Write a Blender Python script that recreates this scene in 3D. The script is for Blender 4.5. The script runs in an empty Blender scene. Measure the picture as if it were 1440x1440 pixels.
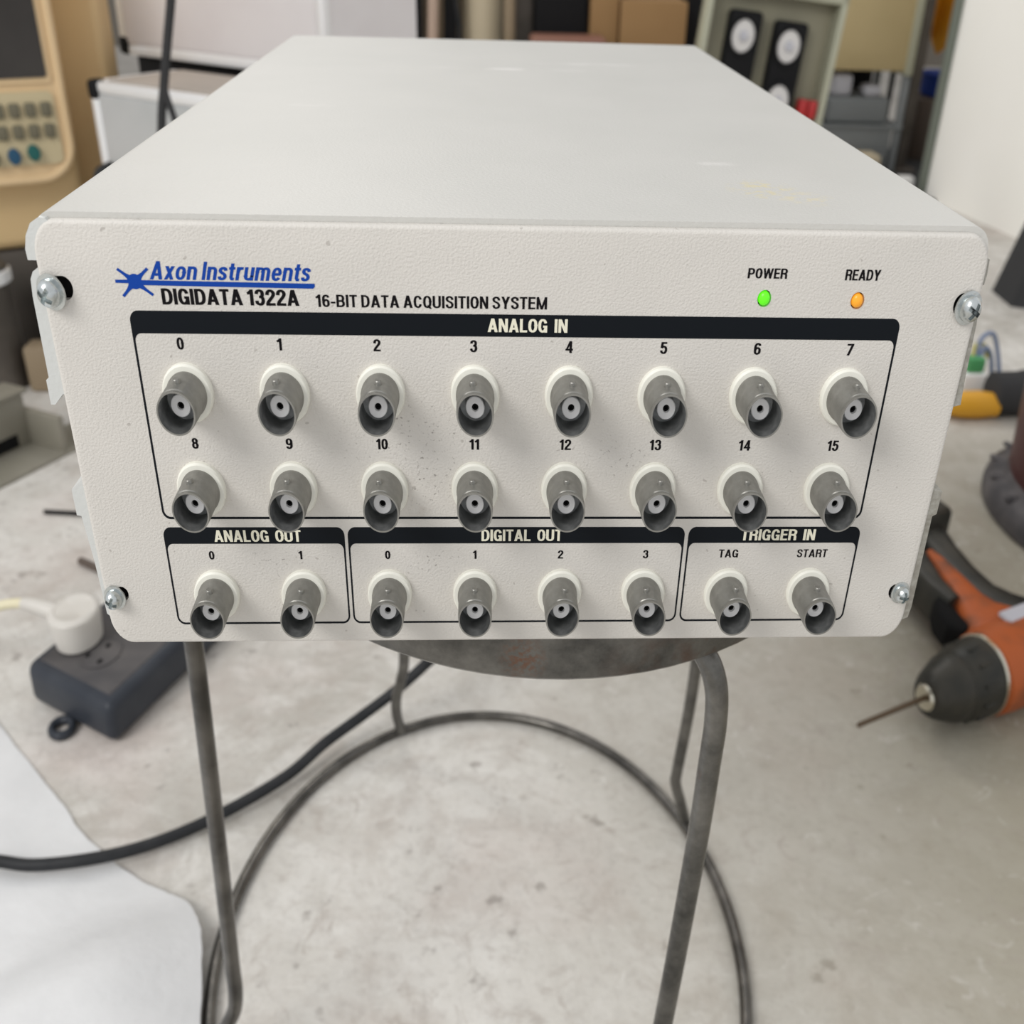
import bpy, bmesh, math, random
from mathutils import Matrix, Vector, noise
random.seed(7)
sc = bpy.context.scene
COL = sc.collection
K = 1.33          # everything in the place stands this much taller / deeper than wide
MM = 0.001

# ------------------------------------------------------------------ camera
cam_d = bpy.data.cameras.new('camera')
cam = bpy.data.objects.new('camera', cam_d)
COL.objects.link(cam)
right = Vector((0.9982, -0.05233, 0.02938)); down = Vector((-0.00046, -0.49622, -0.8682)); fwd = Vector((0.06001, 0.86662, -0.49535))
rot = Matrix((right, -down, -fwd)).transposed().to_4x4()
cam.matrix_world = Matrix.Translation((-0.01213, -0.26876, 0.06806)) @ rot
cam_d.sensor_width = 36.0
cam_d.lens = 37.575
cam_d.shift_x = -0.02782
cam_d.shift_y = 0.00634
cam_d.clip_start = 0.01
cam_d.clip_end = 60
cam_d.dof.use_dof = True
cam_d.dof.focus_distance = 0.305
cam_d.dof.aperture_fstop = 17
sc.camera = cam

# ------------------------------------------------------------------ world, light, exposure
w = bpy.data.worlds.new('overcast_sky'); sc.world = w; w.use_nodes = True
bg = w.node_tree.nodes['Background']
bg.inputs[0].default_value = (0.97, 0.98, 1.0, 1)
bg.inputs[1].default_value = 0.78

def area(name, loc, target, sx, sy, power, col):
    l = bpy.data.lights.new(name, 'AREA'); l.shape = 'RECTANGLE'; l.size = sx; l.size_y = sy
    l.energy = power; l.color = col
    o = bpy.data.objects.new(name, l); COL.objects.link(o); o.location = loc
    o.rotation_euler = (Vector(target) - Vector(loc)).to_track_quat('-Z', 'Y').to_euler()
    return o
area('doorway_daylight', (-1.5, -1.3, 1.7), (0, 0.2, -0.1), 1.1, 1.1, 42, (1.0, 0.985, 0.96))
area('wall_fill', (-0.5, 2.6, 1.6), (0.9, 2.3, -0.3), 0.5, 1.2, 17, (1.0, 0.96, 0.89))  # unseen fill light, added to brighten the white wall and the background

sc.view_settings.view_transform = 'Standard'
sc.view_settings.look = 'None'
sc.view_settings.gamma = 1.0
sc.view_settings.use_curve_mapping = False
sc.view_settings.exposure = 0.0

# ------------------------------------------------------------------ materials
def mat(name, col, rough=0.5, metal=0.0, col2=None, vscale=40, vmin=0.35, vmax=0.7, bump=0.0, bscale=600, detail=4,
        emit=0.0, coat=0.0, spec=0.5):
    m = bpy.data.materials.new(name); m.use_nodes = True
    nt = m.node_tree; N = nt.nodes; L = nt.links; b = N['Principled BSDF']
    b.inputs['Base Color'].default_value = (*col, 1); b.inputs['Roughness'].default_value = rough
    b.inputs['Metallic'].default_value = metal
    b.inputs['Specular IOR Level'].default_value = spec
    if coat: b.inputs['Coat Weight'].default_value = coat; b.inputs['Coat Roughness'].default_value = 0.15
    if emit:
        b.inputs['Emission Color'].default_value = (*col, 1); b.inputs['Emission Strength'].default_value = emit
    tc = N.new('ShaderNodeTexCoord')
    if col2:
        n = N.new('ShaderNodeTexNoise'); n.inputs['Scale'].default_value = vscale; n.inputs['Detail'].default_value = detail
        r = N.new('ShaderNodeValToRGB')
        r.color_ramp.elements[0].position = vmin; r.color_ramp.elements[0].color = (*col, 1)
        r.color_ramp.elements[1].position = vmax; r.color_ramp.elements[1].color = (*col2, 1)
        L.new(tc.outputs['Object'], n.inputs['Vector']); L.new(n.outputs['Fac'], r.inputs['Fac']); L.new(r.outputs['Color'], b.inputs['Base Color'])
    if bump:
        n2 = N.new('ShaderNodeTexNoise'); n2.inputs['Scale'].default_value = bscale; n2.inputs['Detail'].default_value = 2
        bp = N.new('ShaderNodeBump'); bp.inputs['Strength'].default_value = bump; bp.inputs['Distance'].default_value = 0.0004
        L.new(tc.outputs['Object'], n2.inputs['Vector']); L.new(n2.outputs['Fac'], bp.inputs['Height']); L.new(bp.outputs['Normal'], b.inputs['Normal'])
    return m

def node_mix(nt, fac, c1, c2):
    mx = nt.nodes.new('ShaderNodeMix'); mx.data_type = 'RGBA'
    if hasattr(fac, 'links'): nt.links.new(fac, mx.inputs[0])
    else: mx.inputs[0].default_value = fac
    for i, c in ((6, c1), (7, c2)):
        if hasattr(c, 'links'): nt.links.new(c, mx.inputs[i])
        else: mx.inputs[i].default_value = (*c, 1)
    return mx.outputs[2]

def noise_ramp(nt, vec, scale, lo, hi, detail=5, rough=0.55, dist=0.0):
    n = nt.nodes.new('ShaderNodeTexNoise'); n.inputs['Scale'].default_value = scale; n.inputs['Detail'].default_value = detail
    n.inputs['Roughness'].default_value = rough; n.inputs['Distortion'].default_value = dist
    nt.links.new(vec, n.inputs['Vector'])
    r = nt.nodes.new('ShaderNodeMapRange'); r.inputs[1].default_value = lo; r.inputs[2].default_value = hi
    nt.links.new(n.outputs['Fac'], r.inputs[0])
    return r.outputs[0]

def blob(nt, vec, c, r, soft=0.4):
    """mask: 1 inside an ellipsoid at c with radii r (object space, metres)"""
    mp = nt.nodes.new('ShaderNodeVectorMath'); mp.operation = 'SUBTRACT'; nt.links.new(vec, mp.inputs[0]); mp.inputs[1].default_value = c
    dv = nt.nodes.new('ShaderNodeVectorMath'); dv.operation = 'DIVIDE'; nt.links.new(mp.outputs[0], dv.inputs[0]); dv.inputs[1].default_value = r
    ln = nt.nodes.new('ShaderNodeVectorMath'); ln.operation = 'LENGTH'; nt.links.new(dv.outputs[0], ln.inputs[0])
    mr = nt.nodes.new('ShaderNodeMapRange'); mr.inputs[1].default_value = 1.0; mr.inputs[2].default_value = 1.0 - soft
    nt.links.new(ln.outputs['Value'], mr.inputs[0])
    return mr.outputs[0]

def mul(nt, a, b):
    m = nt.nodes.new('ShaderNodeMath'); m.operation = 'MULTIPLY'; nt.links.new(a, m.inputs[0])
    if hasattr(b, 'links'): nt.links.new(b, m.inputs[1])
    else: m.inputs[1].default_value = b
    return m.outputs[0]

def base_mat(name, rough, metal=0):
    m = bpy.data.materials.new(name); m.use_nodes = True
    b = m.node_tree.nodes['Principled BSDF']; b.inputs['Roughness'].default_value = rough; b.inputs['Metallic'].default_value = metal
    tc = m.node_tree.nodes.new('ShaderNodeTexCoord')
    return m, m.node_tree, b, tc.outputs['Object']

def shifted(nt, vec, off):
    a = nt.nodes.new('ShaderNodeVectorMath'); a.operation = 'ADD'; nt.links.new(vec, a.inputs[0]); a.inputs[1].default_value = off
    return a.outputs[0]

def add_bump(nt, b, vec, scale, strength, dist, detail=2):
    n = nt.nodes.new('ShaderNodeTexNoise'); n.inputs['Scale'].default_value = scale; n.inputs['Detail'].default_value = detail
    nt.links.new(vec, n.inputs['Vector'])
    bp = nt.nodes.new('ShaderNodeBump'); bp.inputs['Strength'].default_value = strength; bp.inputs['Distance'].default_value = dist
    nt.links.new(n.outputs['Fac'], bp.inputs['Height']); nt.links.new(bp.outputs['Normal'], b.inputs['Normal'])

# textured off-white powder coat of the front panel, with grime round some sockets
def panel_material():
    m, nt, b, v = base_mat('panel_powder_coat', 0.62); v = shifted(nt, v, (0, 0.2, -0.129))
    c = node_mix(nt, noise_ramp(nt, v, 22, 0.35, 0.7, 3), (0.615, 0.588, 0.545), (0.655, 0.625, 0.58))
    grime = noise_ramp(nt, v, 900, 0.60, 0.70, 3)
    for cc, rr in (((-0.030, 0, -0.060), (0.026, 0.02, 0.016)), ((-0.026, 0, -0.075), (0.016, 0.02, 0.010)), ((0.028, 0, -0.066), (0.014, 0.02, 0.008)),
                   ((-0.070, 0, -0.100), (0.012, 0.02, 0.008)), ((-0.024, 0, -0.100), (0.012, 0.02, 0.006))):
        c = node_mix(nt, mul(nt, mul(nt, blob(nt, v, cc, rr, 0.7), grime), 0.75), c, (0.16, 0.14, 0.12))
    sm = noise_ramp(nt, v, 120, 0.5, 0.72, 4)
    for cc, rr in (((-0.067, 0, -0.1035), (0.010, 0.02, 0.006)), ((-0.030, 0, -0.079), (0.012, 0.02, 0.009)), ((-0.090, 0, -0.078), (0.012, 0.02, 0.008))):
        c = node_mix(nt, mul(nt, mul(nt, blob(nt, v, cc, rr, 0.8), sm), 0.5), c, (0.36, 0.30, 0.24))
    speck = noise_ramp(nt, v, 420, 0.735, 0.76, 1)
    c = node_mix(nt, mul(nt, speck, 0.45), c, (0.3, 0.27, 0.24))
    nt.links.new(c, b.inputs['Base Color'])
    add_bump(nt, b, v, 1500, 0.5, 0.0005, 2)
    return m
# slightly glossier grey-white lid
def lid_material():
    m, nt, b, v = base_mat('lid_paint', 0.33); v = shifted(nt, v, (0, 0.2, -0.129))
    c = node_mix(nt, noise_ramp(nt, v, 14, 0.35, 0.7, 3), (0.565, 0.556, 0.522), (0.588, 0.576, 0.542))
    for cc, rr, col, k in (((0.0700, 0.0405, 0), (0.0115, 0.014, 0.1), (0.70, 0.60, 0.30), 0.55), ((0.0800, 0.030, 0), (0.009, 0.010, 0.1), (0.72, 0.62, 0.36), 0.4)):
        c = node_mix(nt, mul(nt, mul(nt, blob(nt, v, cc, rr, 0.6), noise_ramp(nt, v, 260, 0.48, 0.6, 4)), k), c, col)
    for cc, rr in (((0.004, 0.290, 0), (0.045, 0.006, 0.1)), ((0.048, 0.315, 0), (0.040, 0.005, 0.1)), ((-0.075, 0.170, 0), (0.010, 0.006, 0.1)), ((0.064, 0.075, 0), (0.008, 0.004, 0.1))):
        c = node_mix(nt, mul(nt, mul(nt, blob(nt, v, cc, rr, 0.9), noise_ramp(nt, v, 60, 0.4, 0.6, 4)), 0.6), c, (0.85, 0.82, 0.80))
    nt.links.new(c, b.inputs['Base Color'])
    rr_ = nt.nodes.new('ShaderNodeMapRange'); rr_.inputs[3].default_value = 0.44; rr_.inputs[4].default_value = 0.48
    nt.links.new(noise_ramp(nt, v, 30, 0.3, 0.7, 4), rr_.inputs[0]); nt.links.new(rr_.outputs[0], b.inputs['Roughness'])
    add_bump(nt, b, v, 1000, 0.28, 0.0004, 2)
    return m
# trowelled concrete with damp patches, pits, scuffs
def concrete_material():
    m, nt, b, v = base_mat('concrete', 0.8)
    big = noise_ramp(nt, v, 2.2, 0.32, 0.68, 6, 0.6)
    c = node_mix(nt, big, (0.415, 0.39, 0.345), (0.665, 0.64, 0.595))
    c = node_mix(nt, mul(nt, noise_ramp(nt, v, 11, 0.45, 0.62, 9, 0.7, 1.4), 0.6), c, (0.74, 0.72, 0.68))
    c = node_mix(nt, mul(nt, noise_ramp(nt, v, 16, 0.52, 0.72, 7, 0.65, 0.4), 0.5), c, (0.40, 0.345, 0.30))
    c = node_mix(nt, mul(nt, noise_ramp(nt, v, 5, 0.55, 0.75, 5, 0.5, 0.3), 0.45), c, (0.55, 0.45, 0.41))
    c = node_mix(nt, mul(nt, noise_ramp(nt, v, 45, 0.66, 0.74, 3), 0.6), c, (0.24, 0.21, 0.19))
    c = node_mix(nt, mul(nt, noise_ramp(nt, v, 140, 0.5, 0.75, 3), 0.25), c, (0.30, 0.27, 0.25))
    # browner, darker ground to the right of the stool and at the back
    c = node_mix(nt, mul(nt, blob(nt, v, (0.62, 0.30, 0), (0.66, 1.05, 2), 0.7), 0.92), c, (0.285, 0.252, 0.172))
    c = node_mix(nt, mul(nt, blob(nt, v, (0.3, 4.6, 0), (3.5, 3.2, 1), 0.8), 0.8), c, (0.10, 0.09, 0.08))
    c = node_mix(nt, mul(nt, noise_ramp(nt, v, 55, 0.60, 0.72, 6, 0.6, 1.2), 0.3), c, (0.78, 0.76, 0.72))
    c = node_mix(nt, mul(nt, noise_ramp(nt, v, 24, 0.54, 0.72, 9, 0.72, 2.2), 0.6), c, (0.36, 0.31, 0.27))
    nt.links.new(c, b.inputs['Base Color'])
    add_bump(nt, b, v, 60, 0.6, 0.003, 8)
    return m

M = {}
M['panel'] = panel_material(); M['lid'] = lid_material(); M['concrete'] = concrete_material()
M['flange_paint'] = mat('bracket_paint', (0.62, 0.63, 0.61), 0.45, 0.1, bump=0.3, bscale=900)
M['ink_navy'] = mat('printed_navy', (0.004, 0.006, 0.009), 0.6, spec=0.15)
M['ink_black'] = mat('printed_black', (0.006, 0.005, 0.006), 0.6, spec=0.1)
M['ink_blue'] = mat('printed_blue', (0.008, 0.055, 0.33), 0.6, spec=0.1)
M['ink_cream'] = mat('printed_cream', (0.80, 0.77, 0.62), 0.6)
M['nickel'] = mat('dull_nickel', (0.25, 0.245, 0.225), 0.42, 0.65, (0.32, 0.315, 0.29), 260, bump=0.15, bscale=1500)
M['nickel_in'] = mat('shaded_inside_nickel', (0.20, 0.205, 0.205), 0.38, 0.8, (0.30, 0.305, 0.30), 500)  # nickel darkened so the shade in the socket mouths is in the colour
M['washer'] = mat('ivory_plastic', (0.80, 0.79, 0.71), 0.5, 0, (0.86, 0.85, 0.77), 150)
M['ptfe'] = mat('white_insulator', (0.80, 0.79, 0.78), 0.5)
M['hole'] = mat('dark_cavity', (0.008, 0.008, 0.008), 0.8, spec=0.12)
M['zinc'] = mat('zinc_screw', (0.52, 0.55, 0.55), 0.26, 1.0, (0.68, 0.72, 0.72), 300, bump=0.3, bscale=700)
M['led_green'] = mat('green_light', (0.10, 0.72, 0.01), 0.3, emit=0.55)
M['led_amber'] = mat('amber_light', (0.78, 0.32, 0.02), 0.3, emit=0.35)
M['raw_steel'] = mat('worn_steel', (0.07, 0.066, 0.06), 0.27, 0.85, (0.17, 0.16, 0.145), 45, bump=0.5, bscale=300)
def rusty():
    m, nt, b, v = base_mat('rust_spotted_steel', 0.32, 0.7)
    c = node_mix(nt, noise_ramp(nt, v, 38, 0.3, 0.7, 8, 0.7), (0.05, 0.049, 0.045), (0.20, 0.192, 0.175))
    c = node_mix(nt, mul(nt, blob(nt, v, (-0.014, -0.19, 0.0), (0.009, 0.03, 0.011), 0.8), mul(nt, noise_ramp(nt, v, 600, 0.42, 0.60, 4), 0.75)), c, (0.17, 0.075, 0.04))
    c = node_mix(nt, mul(nt, blob(nt, v, (0.052, -0.17, -0.006), (0.05, 0.05, 0.02), 0.9), mul(nt, noise_ramp(nt, v, 120, 0.45, 0.65, 5), 0.8)), c, (0.10, 0.05, 0.032))
    c = node_mix(nt, mul(nt, noise_ramp(nt, v, 34, 0.66, 0.76, 5), 0.6), c, (0.13, 0.065, 0.04))
    nt.links.new(c, b.inputs['Base Color']); add_bump(nt, b, v, 400, 0.4, 0.0006, 4)
    return m
M['rusty'] = rusty()
M['black_rubber'] = mat('black_rubber', (0.018, 0.019, 0.021), 0.5, 0, (0.03, 0.031, 0.033), 60, spec=0.25)
M['strip_black'] = mat('charcoal_plastic', (0.030, 0.035, 0.045), 0.42, 0, (0.045, 0.050, 0.060), 30, bump=0.2, bscale=300, spec=0.25)
M['strip_top'] = mat('dusty_charcoal_plastic', (0.075, 0.072, 0.075), 0.5, 0, (0.12, 0.112, 0.11), 25, spec=0.12)
M['plug_white'] = mat('aged_white_plastic', (0.60, 0.57, 0.52), 0.4, 0, (0.66, 0.63, 0.58), 30)
M['cord_cream'] = mat('cream_cable', (0.72, 0.66, 0.46), 0.45)
M['foam'] = mat('white_foam_sheet', (0.66, 0.66, 0.66), 0.55, 0, (0.73, 0.73, 0.73), 22, bump=1.0, bscale=160, detail=8)
M['orange'] = mat('scuffed_orange_plastic', (0.42, 0.095, 0.022), 0.5, 0, (0.13, 0.055, 0.03), 38, 0.45, 0.78, detail=7, spec=0.3)
M['drill_black'] = mat('worn_black_rubber', (0.020, 0.021, 0.018), 0.42, 0, (0.05, 0.045, 0.035), 30, spec=0.25)
M['bit'] = mat('brown_steel', (0.11, 0.075, 0.045), 0.4, 0.6)
M['steel_bright'] = mat('bright_steel', (0.65, 0.62, 0.52), 0.25, 1.0)
M['beige'] = mat('yellowed_beige_plastic', (0.70, 0.51, 0.29), 0.45, 0, (0.74, 0.545, 0.32), 3)
M['beige_dark'] = mat('yellowed_side_panel', (0.72, 0.52, 0.27), 0.5, 0, (0.76, 0.55, 0.29), 3)
M['screen'] = mat('dark_screen_glass', (0.035, 0.032, 0.03), 0.22, 0, (0.055, 0.05, 0.046), 8, spec=0.25)
M['key'] = mat('olive_grey_key', (0.16, 0.145, 0.10), 0.6, spec=0.2)
M['keyframe'] = mat('pale_key_surround', (0.56, 0.47, 0.29), 0.5)
M['teal'] = mat('teal_button', (0.025, 0.12, 0.11), 0.5, spec=0.2)
M['navy_btn'] = mat('blue_button', (0.03, 0.09, 0.16), 0.5, spec=0.2)
M['alu_panel'] = mat('silver_panel', (0.50, 0.515, 0.515), 0.45, 0.15, (0.58, 0.585, 0.585), 8)
M['alu_panel_pink'] = mat('pale_silver_panel', (0.72, 0.68, 0.68), 0.5, 0.1, (0.78, 0.75, 0.75), 8)
M['alu_trim'] = mat('aluminium_edge', (0.88, 0.88, 0.88), 0.3, 0.15)
M['dark'] = mat('near_black', (0.012, 0.012, 0.013), 0.6, spec=0.12)
M['dark_grey'] = mat('dark_grey_mat', (0.045, 0.045, 0.046), 0.8, spec=0.12)
M['case_dust'] = mat('dusty_case_top', (0.42, 0.37, 0.32), 0.6, 0, (0.5, 0.44, 0.38), 10)
M['khaki'] = mat('khaki_enamel', (0.27, 0.255, 0.18), 0.5, 0, (0.31, 0.29, 0.21), 6)
M['khaki_edge'] = mat('khaki_edge', (0.40, 0.40, 0.30), 0.45, 0.1)
M['dial'] = mat('white_dial', (0.66, 0.64, 0.62), 0.5)
M['manila'] = mat('manila_board', (0.47, 0.37, 0.19), 0.7, 0, (0.52, 0.415, 0.225), 5)
M['carton'] = mat('brown_cardboard', (0.28, 0.16, 0.065), 0.85, 0, (0.32, 0.19, 0.08), 5)
M['tan'] = mat('tan_board', (0.25, 0.19, 0.12), 0.7, 0, (0.30, 0.23, 0.15), 5)
M['pink_pole'] = mat('pinkish_plastic', (0.50, 0.37, 0.29), 0.5)
M['bone'] = mat('bone_plastic', (0.55, 0.47, 0.33), 0.55)
M['red'] = mat('red_plastic', (0.42, 0.02, 0.02), 0.45)
M['redbrown'] = mat('red_brown', (0.20, 0.09, 0.06), 0.6)
M['grey_plastic'] = mat('grey_plastic', (0.22, 0.235, 0.24), 0.5)
M['lilac_white'] = mat('cloudy_white', (0.50, 0.50, 0.54), 0.5)
M['white_obj'] = mat('white_paper', (0.75, 0.74, 0.72), 0.6)
M['yellow'] = mat('amber_cloth', (0.75, 0.36, 0.01), 0.7, 0, (0.45, 0.16, 0.01), 8)
M['blue'] = mat('deep_blue', (0.015, 0.04, 0.22), 0.6, spec=0.12)
M['wall_white'] = mat('white_painted_wall', (0.93, 0.915, 0.86), 0.8, 0, (0.95, 0.935, 0.89), 3)
M['wall_dark'] = mat('dim_grey_wall', (0.16, 0.14, 0.12), 0.9, 0, (0.2, 0.18, 0.15), 2)
M['green_trim'] = mat('green_grey_trim', (0.17, 0.19, 0.16), 0.5, 0.2)
M['maroon'] = mat('maroon_enamel', (0.065, 0.018, 0.018), 0.45, 0, (0.085, 0.024, 0.024), 8, spec=0.2)
M['soot_rubber'] = mat('dusty_rubber_base', (0.06, 0.058, 0.062), 0.5, 0.1, (0.14, 0.13, 0.13), 25, spec=0.12)
M['orange_bag'] = mat('orange_bag', (0.50, 0.17, 0.005), 0.35, 0, (0.62, 0.27, 0.02), 25)
M['tool_yellow'] = mat('tool_yellow', (0.66, 0.33, 0.02), 0.5)
M['green'] = mat('green_plastic', (0.07, 0.30, 0.11), 0.5)
M['wire_blue'] = mat('wire_blue', (0.16, 0.21, 0.33), 0.5)
M['wire_yellow'] = mat('wire_yellow', (0.45, 0.42, 0.15), 0.5)
M['frame_olive'] = mat('olive_grey_rail', (0.25, 0.235, 0.19), 0.55, 0.2, (0.31, 0.29, 0.24), 12)
M['machine_grey'] = mat('oily_grey_casting', (0.085, 0.075, 0.065), 0.5, 0.3, (0.13, 0.115, 0.10), 12, spec=0.12)
M['sticker'] = mat('yellow_sticker', (0.50, 0.45, 0.08), 0.6)
M['brown_bit'] = mat('brown_scrap', (0.10, 0.075, 0.06), 0.7)

# ------------------------------------------------------------------ geometry helpers (all lengths in millimetres)
class B:
    def __init__(s): s.v = []; s.f = []
    def add(s, vs, fs):
        o = len(s.v); s.v += [Vector(p) for p in vs]; s.f += [[i + o for i in f] for f in fs]; return s
    def xf(s, mtx): s.v = [mtx @ p for p in s.v]; return s
    def move(s, *d): d = Vector(d); s.v = [p + d for p in s.v]; return s
    def stretch(s, ky=K, kz=K): s.v = [Vector((p.x, p.y * ky, p.z * kz)) for p in s.v]; return s
    def rotz(s, deg): return s.xf(Matrix.Rotation(math.radians(deg), 4, 'Z'))
    def join(s, o): return s.add(o.v, o.f)

def box(c, size, bev=0.0, seg=2):
    bm = bmesh.new(); bmesh.ops.create_cube(bm, size=1)
    for v in bm.verts: v.co = Vector((c[0] + v.co.x * size[0], c[1] + v.co.y * size[1], c[2] + v.co.z * size[2]))
    if bev: bmesh.ops.bevel(bm, geom=list(bm.edges), offset=bev, segments=seg, profile=0.5, affect='EDGES')
    bm.verts.index_update()
    b = B(); b.add([v.co.copy() for v in bm.verts], [[v.index for v in f.verts] for f in bm.faces]); bm.free()
    return b

def box2(x0, x1, y0, y1, z0, z1, bev=0.0, seg=2):
    return box(((x0 + x1) / 2, (y0 + y1) / 2, (z0 + z1) / 2), (abs(x1 - x0), abs(y1 - y0), abs(z1 - z0)), bev, seg)

def lathe(prof, axis='Z', seg=32, close=False):
    """prof: list of (r, h) ; revolves round the given axis"""
    b = B(); n = seg; vs = []; fs = []
    for r, h in prof:
        for i in range(n):
            a = 2 * math.pi * i / n
            p = (r * math.cos(a), r * math.sin(a))
            vs.append({'Z': (p[0], p[1], h), 'Y': (p[0], h, p[1]), 'X': (h, p[0], p[1])}[axis])
    m = len(prof)
    for j in range(m - 1 + (1 if close else 0)):
        k = (j + 1) % m
        for i in range(n):
            i2 = (i + 1) % n
            q = [j * n + i, j * n + i2, k * n + i2, k * n + i]
            fs.append(q if axis != 'Y' else q[::-1])
    if not close:
        c0 = [i for i in range(n)]; c1 = [(m - 1) * n + i for i in range(n)]
        if prof[0][0] > 1e-6: fs.append(c0[::-1] if axis != 'Y' else c0)
        if prof[-1][0] > 1e-6: fs.append(c1 if axis != 'Y' else c1[::-1])
    return b.add(vs, fs)

def prism_xz(poly, y0, y1):
    """polygon in the x-z plane (anticlockwise seen from -y) extruded from y0 to y1"""
    n = len(poly)
    vs = [(x, y0, z) for x, z in poly] + [(x, y1, z) for x, z in poly]
    fs = [list(range(n)), list(range(2 * n - 1, n - 1, -1))] + [[i + n, (i + 1) % n + n, (i + 1) % n, i] for i in range(n)]
    return B().add(vs, fs)

def prism_xy(poly, z0, z1):
    n = len(poly)
    vs = [(x, y, z0) for x, y in poly] + [(x, y, z1) for x, y in poly]
    fs = [list(range(n - 1, -1, -1)), list(range(n, 2 * n))] + [[i, (i + 1) % n, (i + 1) % n + n, i + n] for i in range(n)]
    return B().add(vs, fs)

def catmull(pts, sub=8):
    pts = [Vector(p) for p in pts]
    P = [pts[0] * 2 - pts[1]] + pts + [pts[-1] * 2 - pts[-2]]
    out = []
    for i in range(1, len(P) - 2):
        for k in range(sub):
            t = k / sub
            out.append(0.5 * ((2 * P[i]) + (-P[i - 1] + P[i + 1]) * t + (2 * P[i - 1] - 5 * P[i] + 4 * P[i + 1] - P[i + 2]) * t * t + (-P[i - 1] + 3 * P[i] - 3 * P[i + 1] + P[i + 2]) * t ** 3))
    out.append(P[-2]); return out

def tube(path, r, seg=14, closed=False):
    path = [Vector(p) for p in path]; n = len(path); vs = []; fs = []
    prev = None
    for i, p in enumerate(path):
        a = path[(i - 1) % n] if (closed or i > 0) else p
        c = path[(i + 1) % n] if (closed or i < n - 1) else p
        t = (c - a).normalized()
        if prev is None:
            u = t.orthogonal().normalized()
        else:
            u = (prev - t * prev.dot(t)).normalized()
        prev = u; w_ = t.cross(u)
        rr = r[i] if isinstance(r, (list, tuple)) else r
        for k in range(seg):
            an = 2 * math.pi * k / seg
            vs.append(p + u * (math.cos(an) * rr) + w_ * (math.sin(an) * rr))
    m = n if closed else n - 1
    for i in range(m):
        j = (i + 1) % n
        for k in range(seg):
            k2 = (k + 1) % seg
            fs.append([i * seg + k, i * seg + k2, j * seg + k2, j * seg + k])
    if not closed:
        fs.append([k for k in range(seg)][::-1]); fs.append([(n - 1) * seg + k for k in range(seg)])
    return B().add(vs, fs)

def rrect(x0, x1, z0, z1, rx, rz, n=6, corners=(1, 1, 1, 1)):
    """rounded rectangle outline, anticlockwise from bottom-left; corners bl, br, tr, tl"""
    pts = []
    for (cx, cz, a0), on in zip(((x0 + rx, z0 + rz, 180), (x1 - rx, z0 + rz, 270), (x1 - rx, z1 - rz, 0), (x0 + rx, z1 - rz, 90)), corners):
        if not on:
            pts.append((x0 if a0 in (180, 90) else x1, z0 if a0 in (180, 270) else z1)); continue
        for k in range(n + 1):
            a = math.radians(a0 + 90 * k / n)
            pts.append((cx + rx * math.cos(a), cz + rz * math.sin(a)))
    return pts

def link_mesh(name, b, m, parent=None, angle=35, smooth=True):
    off = Vector((0, 0, 0))
    if parent is not None:
        q = parent
        while q is not None:
            off = off + q.location; q = q.parent
    me = bpy.data.meshes.new(name)
    me.from_pydata([tuple((p * MM) - off) for p in b.v], [], b.f)
    me.update()
    bm = bmesh.new(); bm.from_mesh(me); bmesh.ops.recalc_face_normals(bm, faces=bm.faces); bm.to_mesh(me); bm.free()
    if smooth:
        for p in me.polygons: p.use_smooth = True
        me.set_sharp_from_angle(angle=math.radians(angle))
    me.materials.append(M[m] if isinstance(m, str) else m)
    o = bpy.data.objects.new(name, me); COL.objects.link(o)
    if parent is not None: o.parent = parent
    return o

def tag(o, label, cat, group=None):
    o['label'] = label; o['category'] = cat
    if group: o['group'] = group
    return o
def thing(name, label, cat, loc, group=None):
    o = bpy.data.objects.new(name, None); COL.objects.link(o)
    o.empty_display_size = 0.02
    o.location = Vector(loc) * MM
    return tag(o, label, cat, group)
def solo(name, b, m, label, cat, loc=None, group=None, angle=35):
    """a thing that is one mesh; its origin goes to its base"""
    if loc is None:
        xs = [p.x for p in b.v]; ys = [p.y for p in b.v]; zs = [p.z for p in b.v]
        loc = ((min(xs) + max(xs)) / 2, (min(ys) + max(ys)) / 2, min(zs))
    L_ = Vector(loc); b.move(*(-L_))
    o = link_mesh(name, b, m, None, angle); o.location = L_ * MM
    return tag(o, label, cat, group)
def structure(name, b, m):
    o = link_mesh(name, b, m); o['kind'] = 'structure'; return o

def boolean(o, cutters):
    dg = bpy.context.evaluated_depsgraph_get
    for i, c in enumerate(cutters):
        md = o.modifiers.new('cut%d' % i, 'BOOLEAN'); md.object = c; md.operation = 'DIFFERENCE'; md.solver = 'EXACT'
    bpy.context.view_layer.update()
    ev = o.evaluated_get(dg()); me = bpy.data.meshes.new_from_object(ev)
    o.modifiers.clear(); old = o.data; o.data = me; me.name = old.name
    for c in cutters: bpy.data.objects.remove(c, do_unlink=True)
    return o

FZ = -540.0      # floor level

# ------------------------------------------------------------------ setting
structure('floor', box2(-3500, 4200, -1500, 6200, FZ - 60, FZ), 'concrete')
structure('wall_back', box2(-3500, 4200, 5200, 5350, FZ, 1900), 'wall_dark')
# white wall end standing on the floor at the right, with its metal corner strip
wr = B().add([(1122, 2440, FZ), (1195, 2035, FZ), (3200, 1500, FZ), (3200, 2600, FZ), (1400, 2640, FZ),
              (1122, 2440, 1500), (1195, 2035, 1500), (3200, 1500, 1500), (3200, 2600, 1500), (1400, 2640, 1500)],
             [[4, 3, 2, 1, 0], [5, 6, 7, 8, 9], [0, 1, 6, 5], [1, 2, 7, 6], [2, 3, 8, 7], [3, 4, 9, 8], [4, 0, 5, 9]])
structure('wall_right', wr, 'wall_white')
structure('trim_1', box2(1101, 1122, 2430, 2442, FZ, 1500, 3), 'green_trim')

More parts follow.
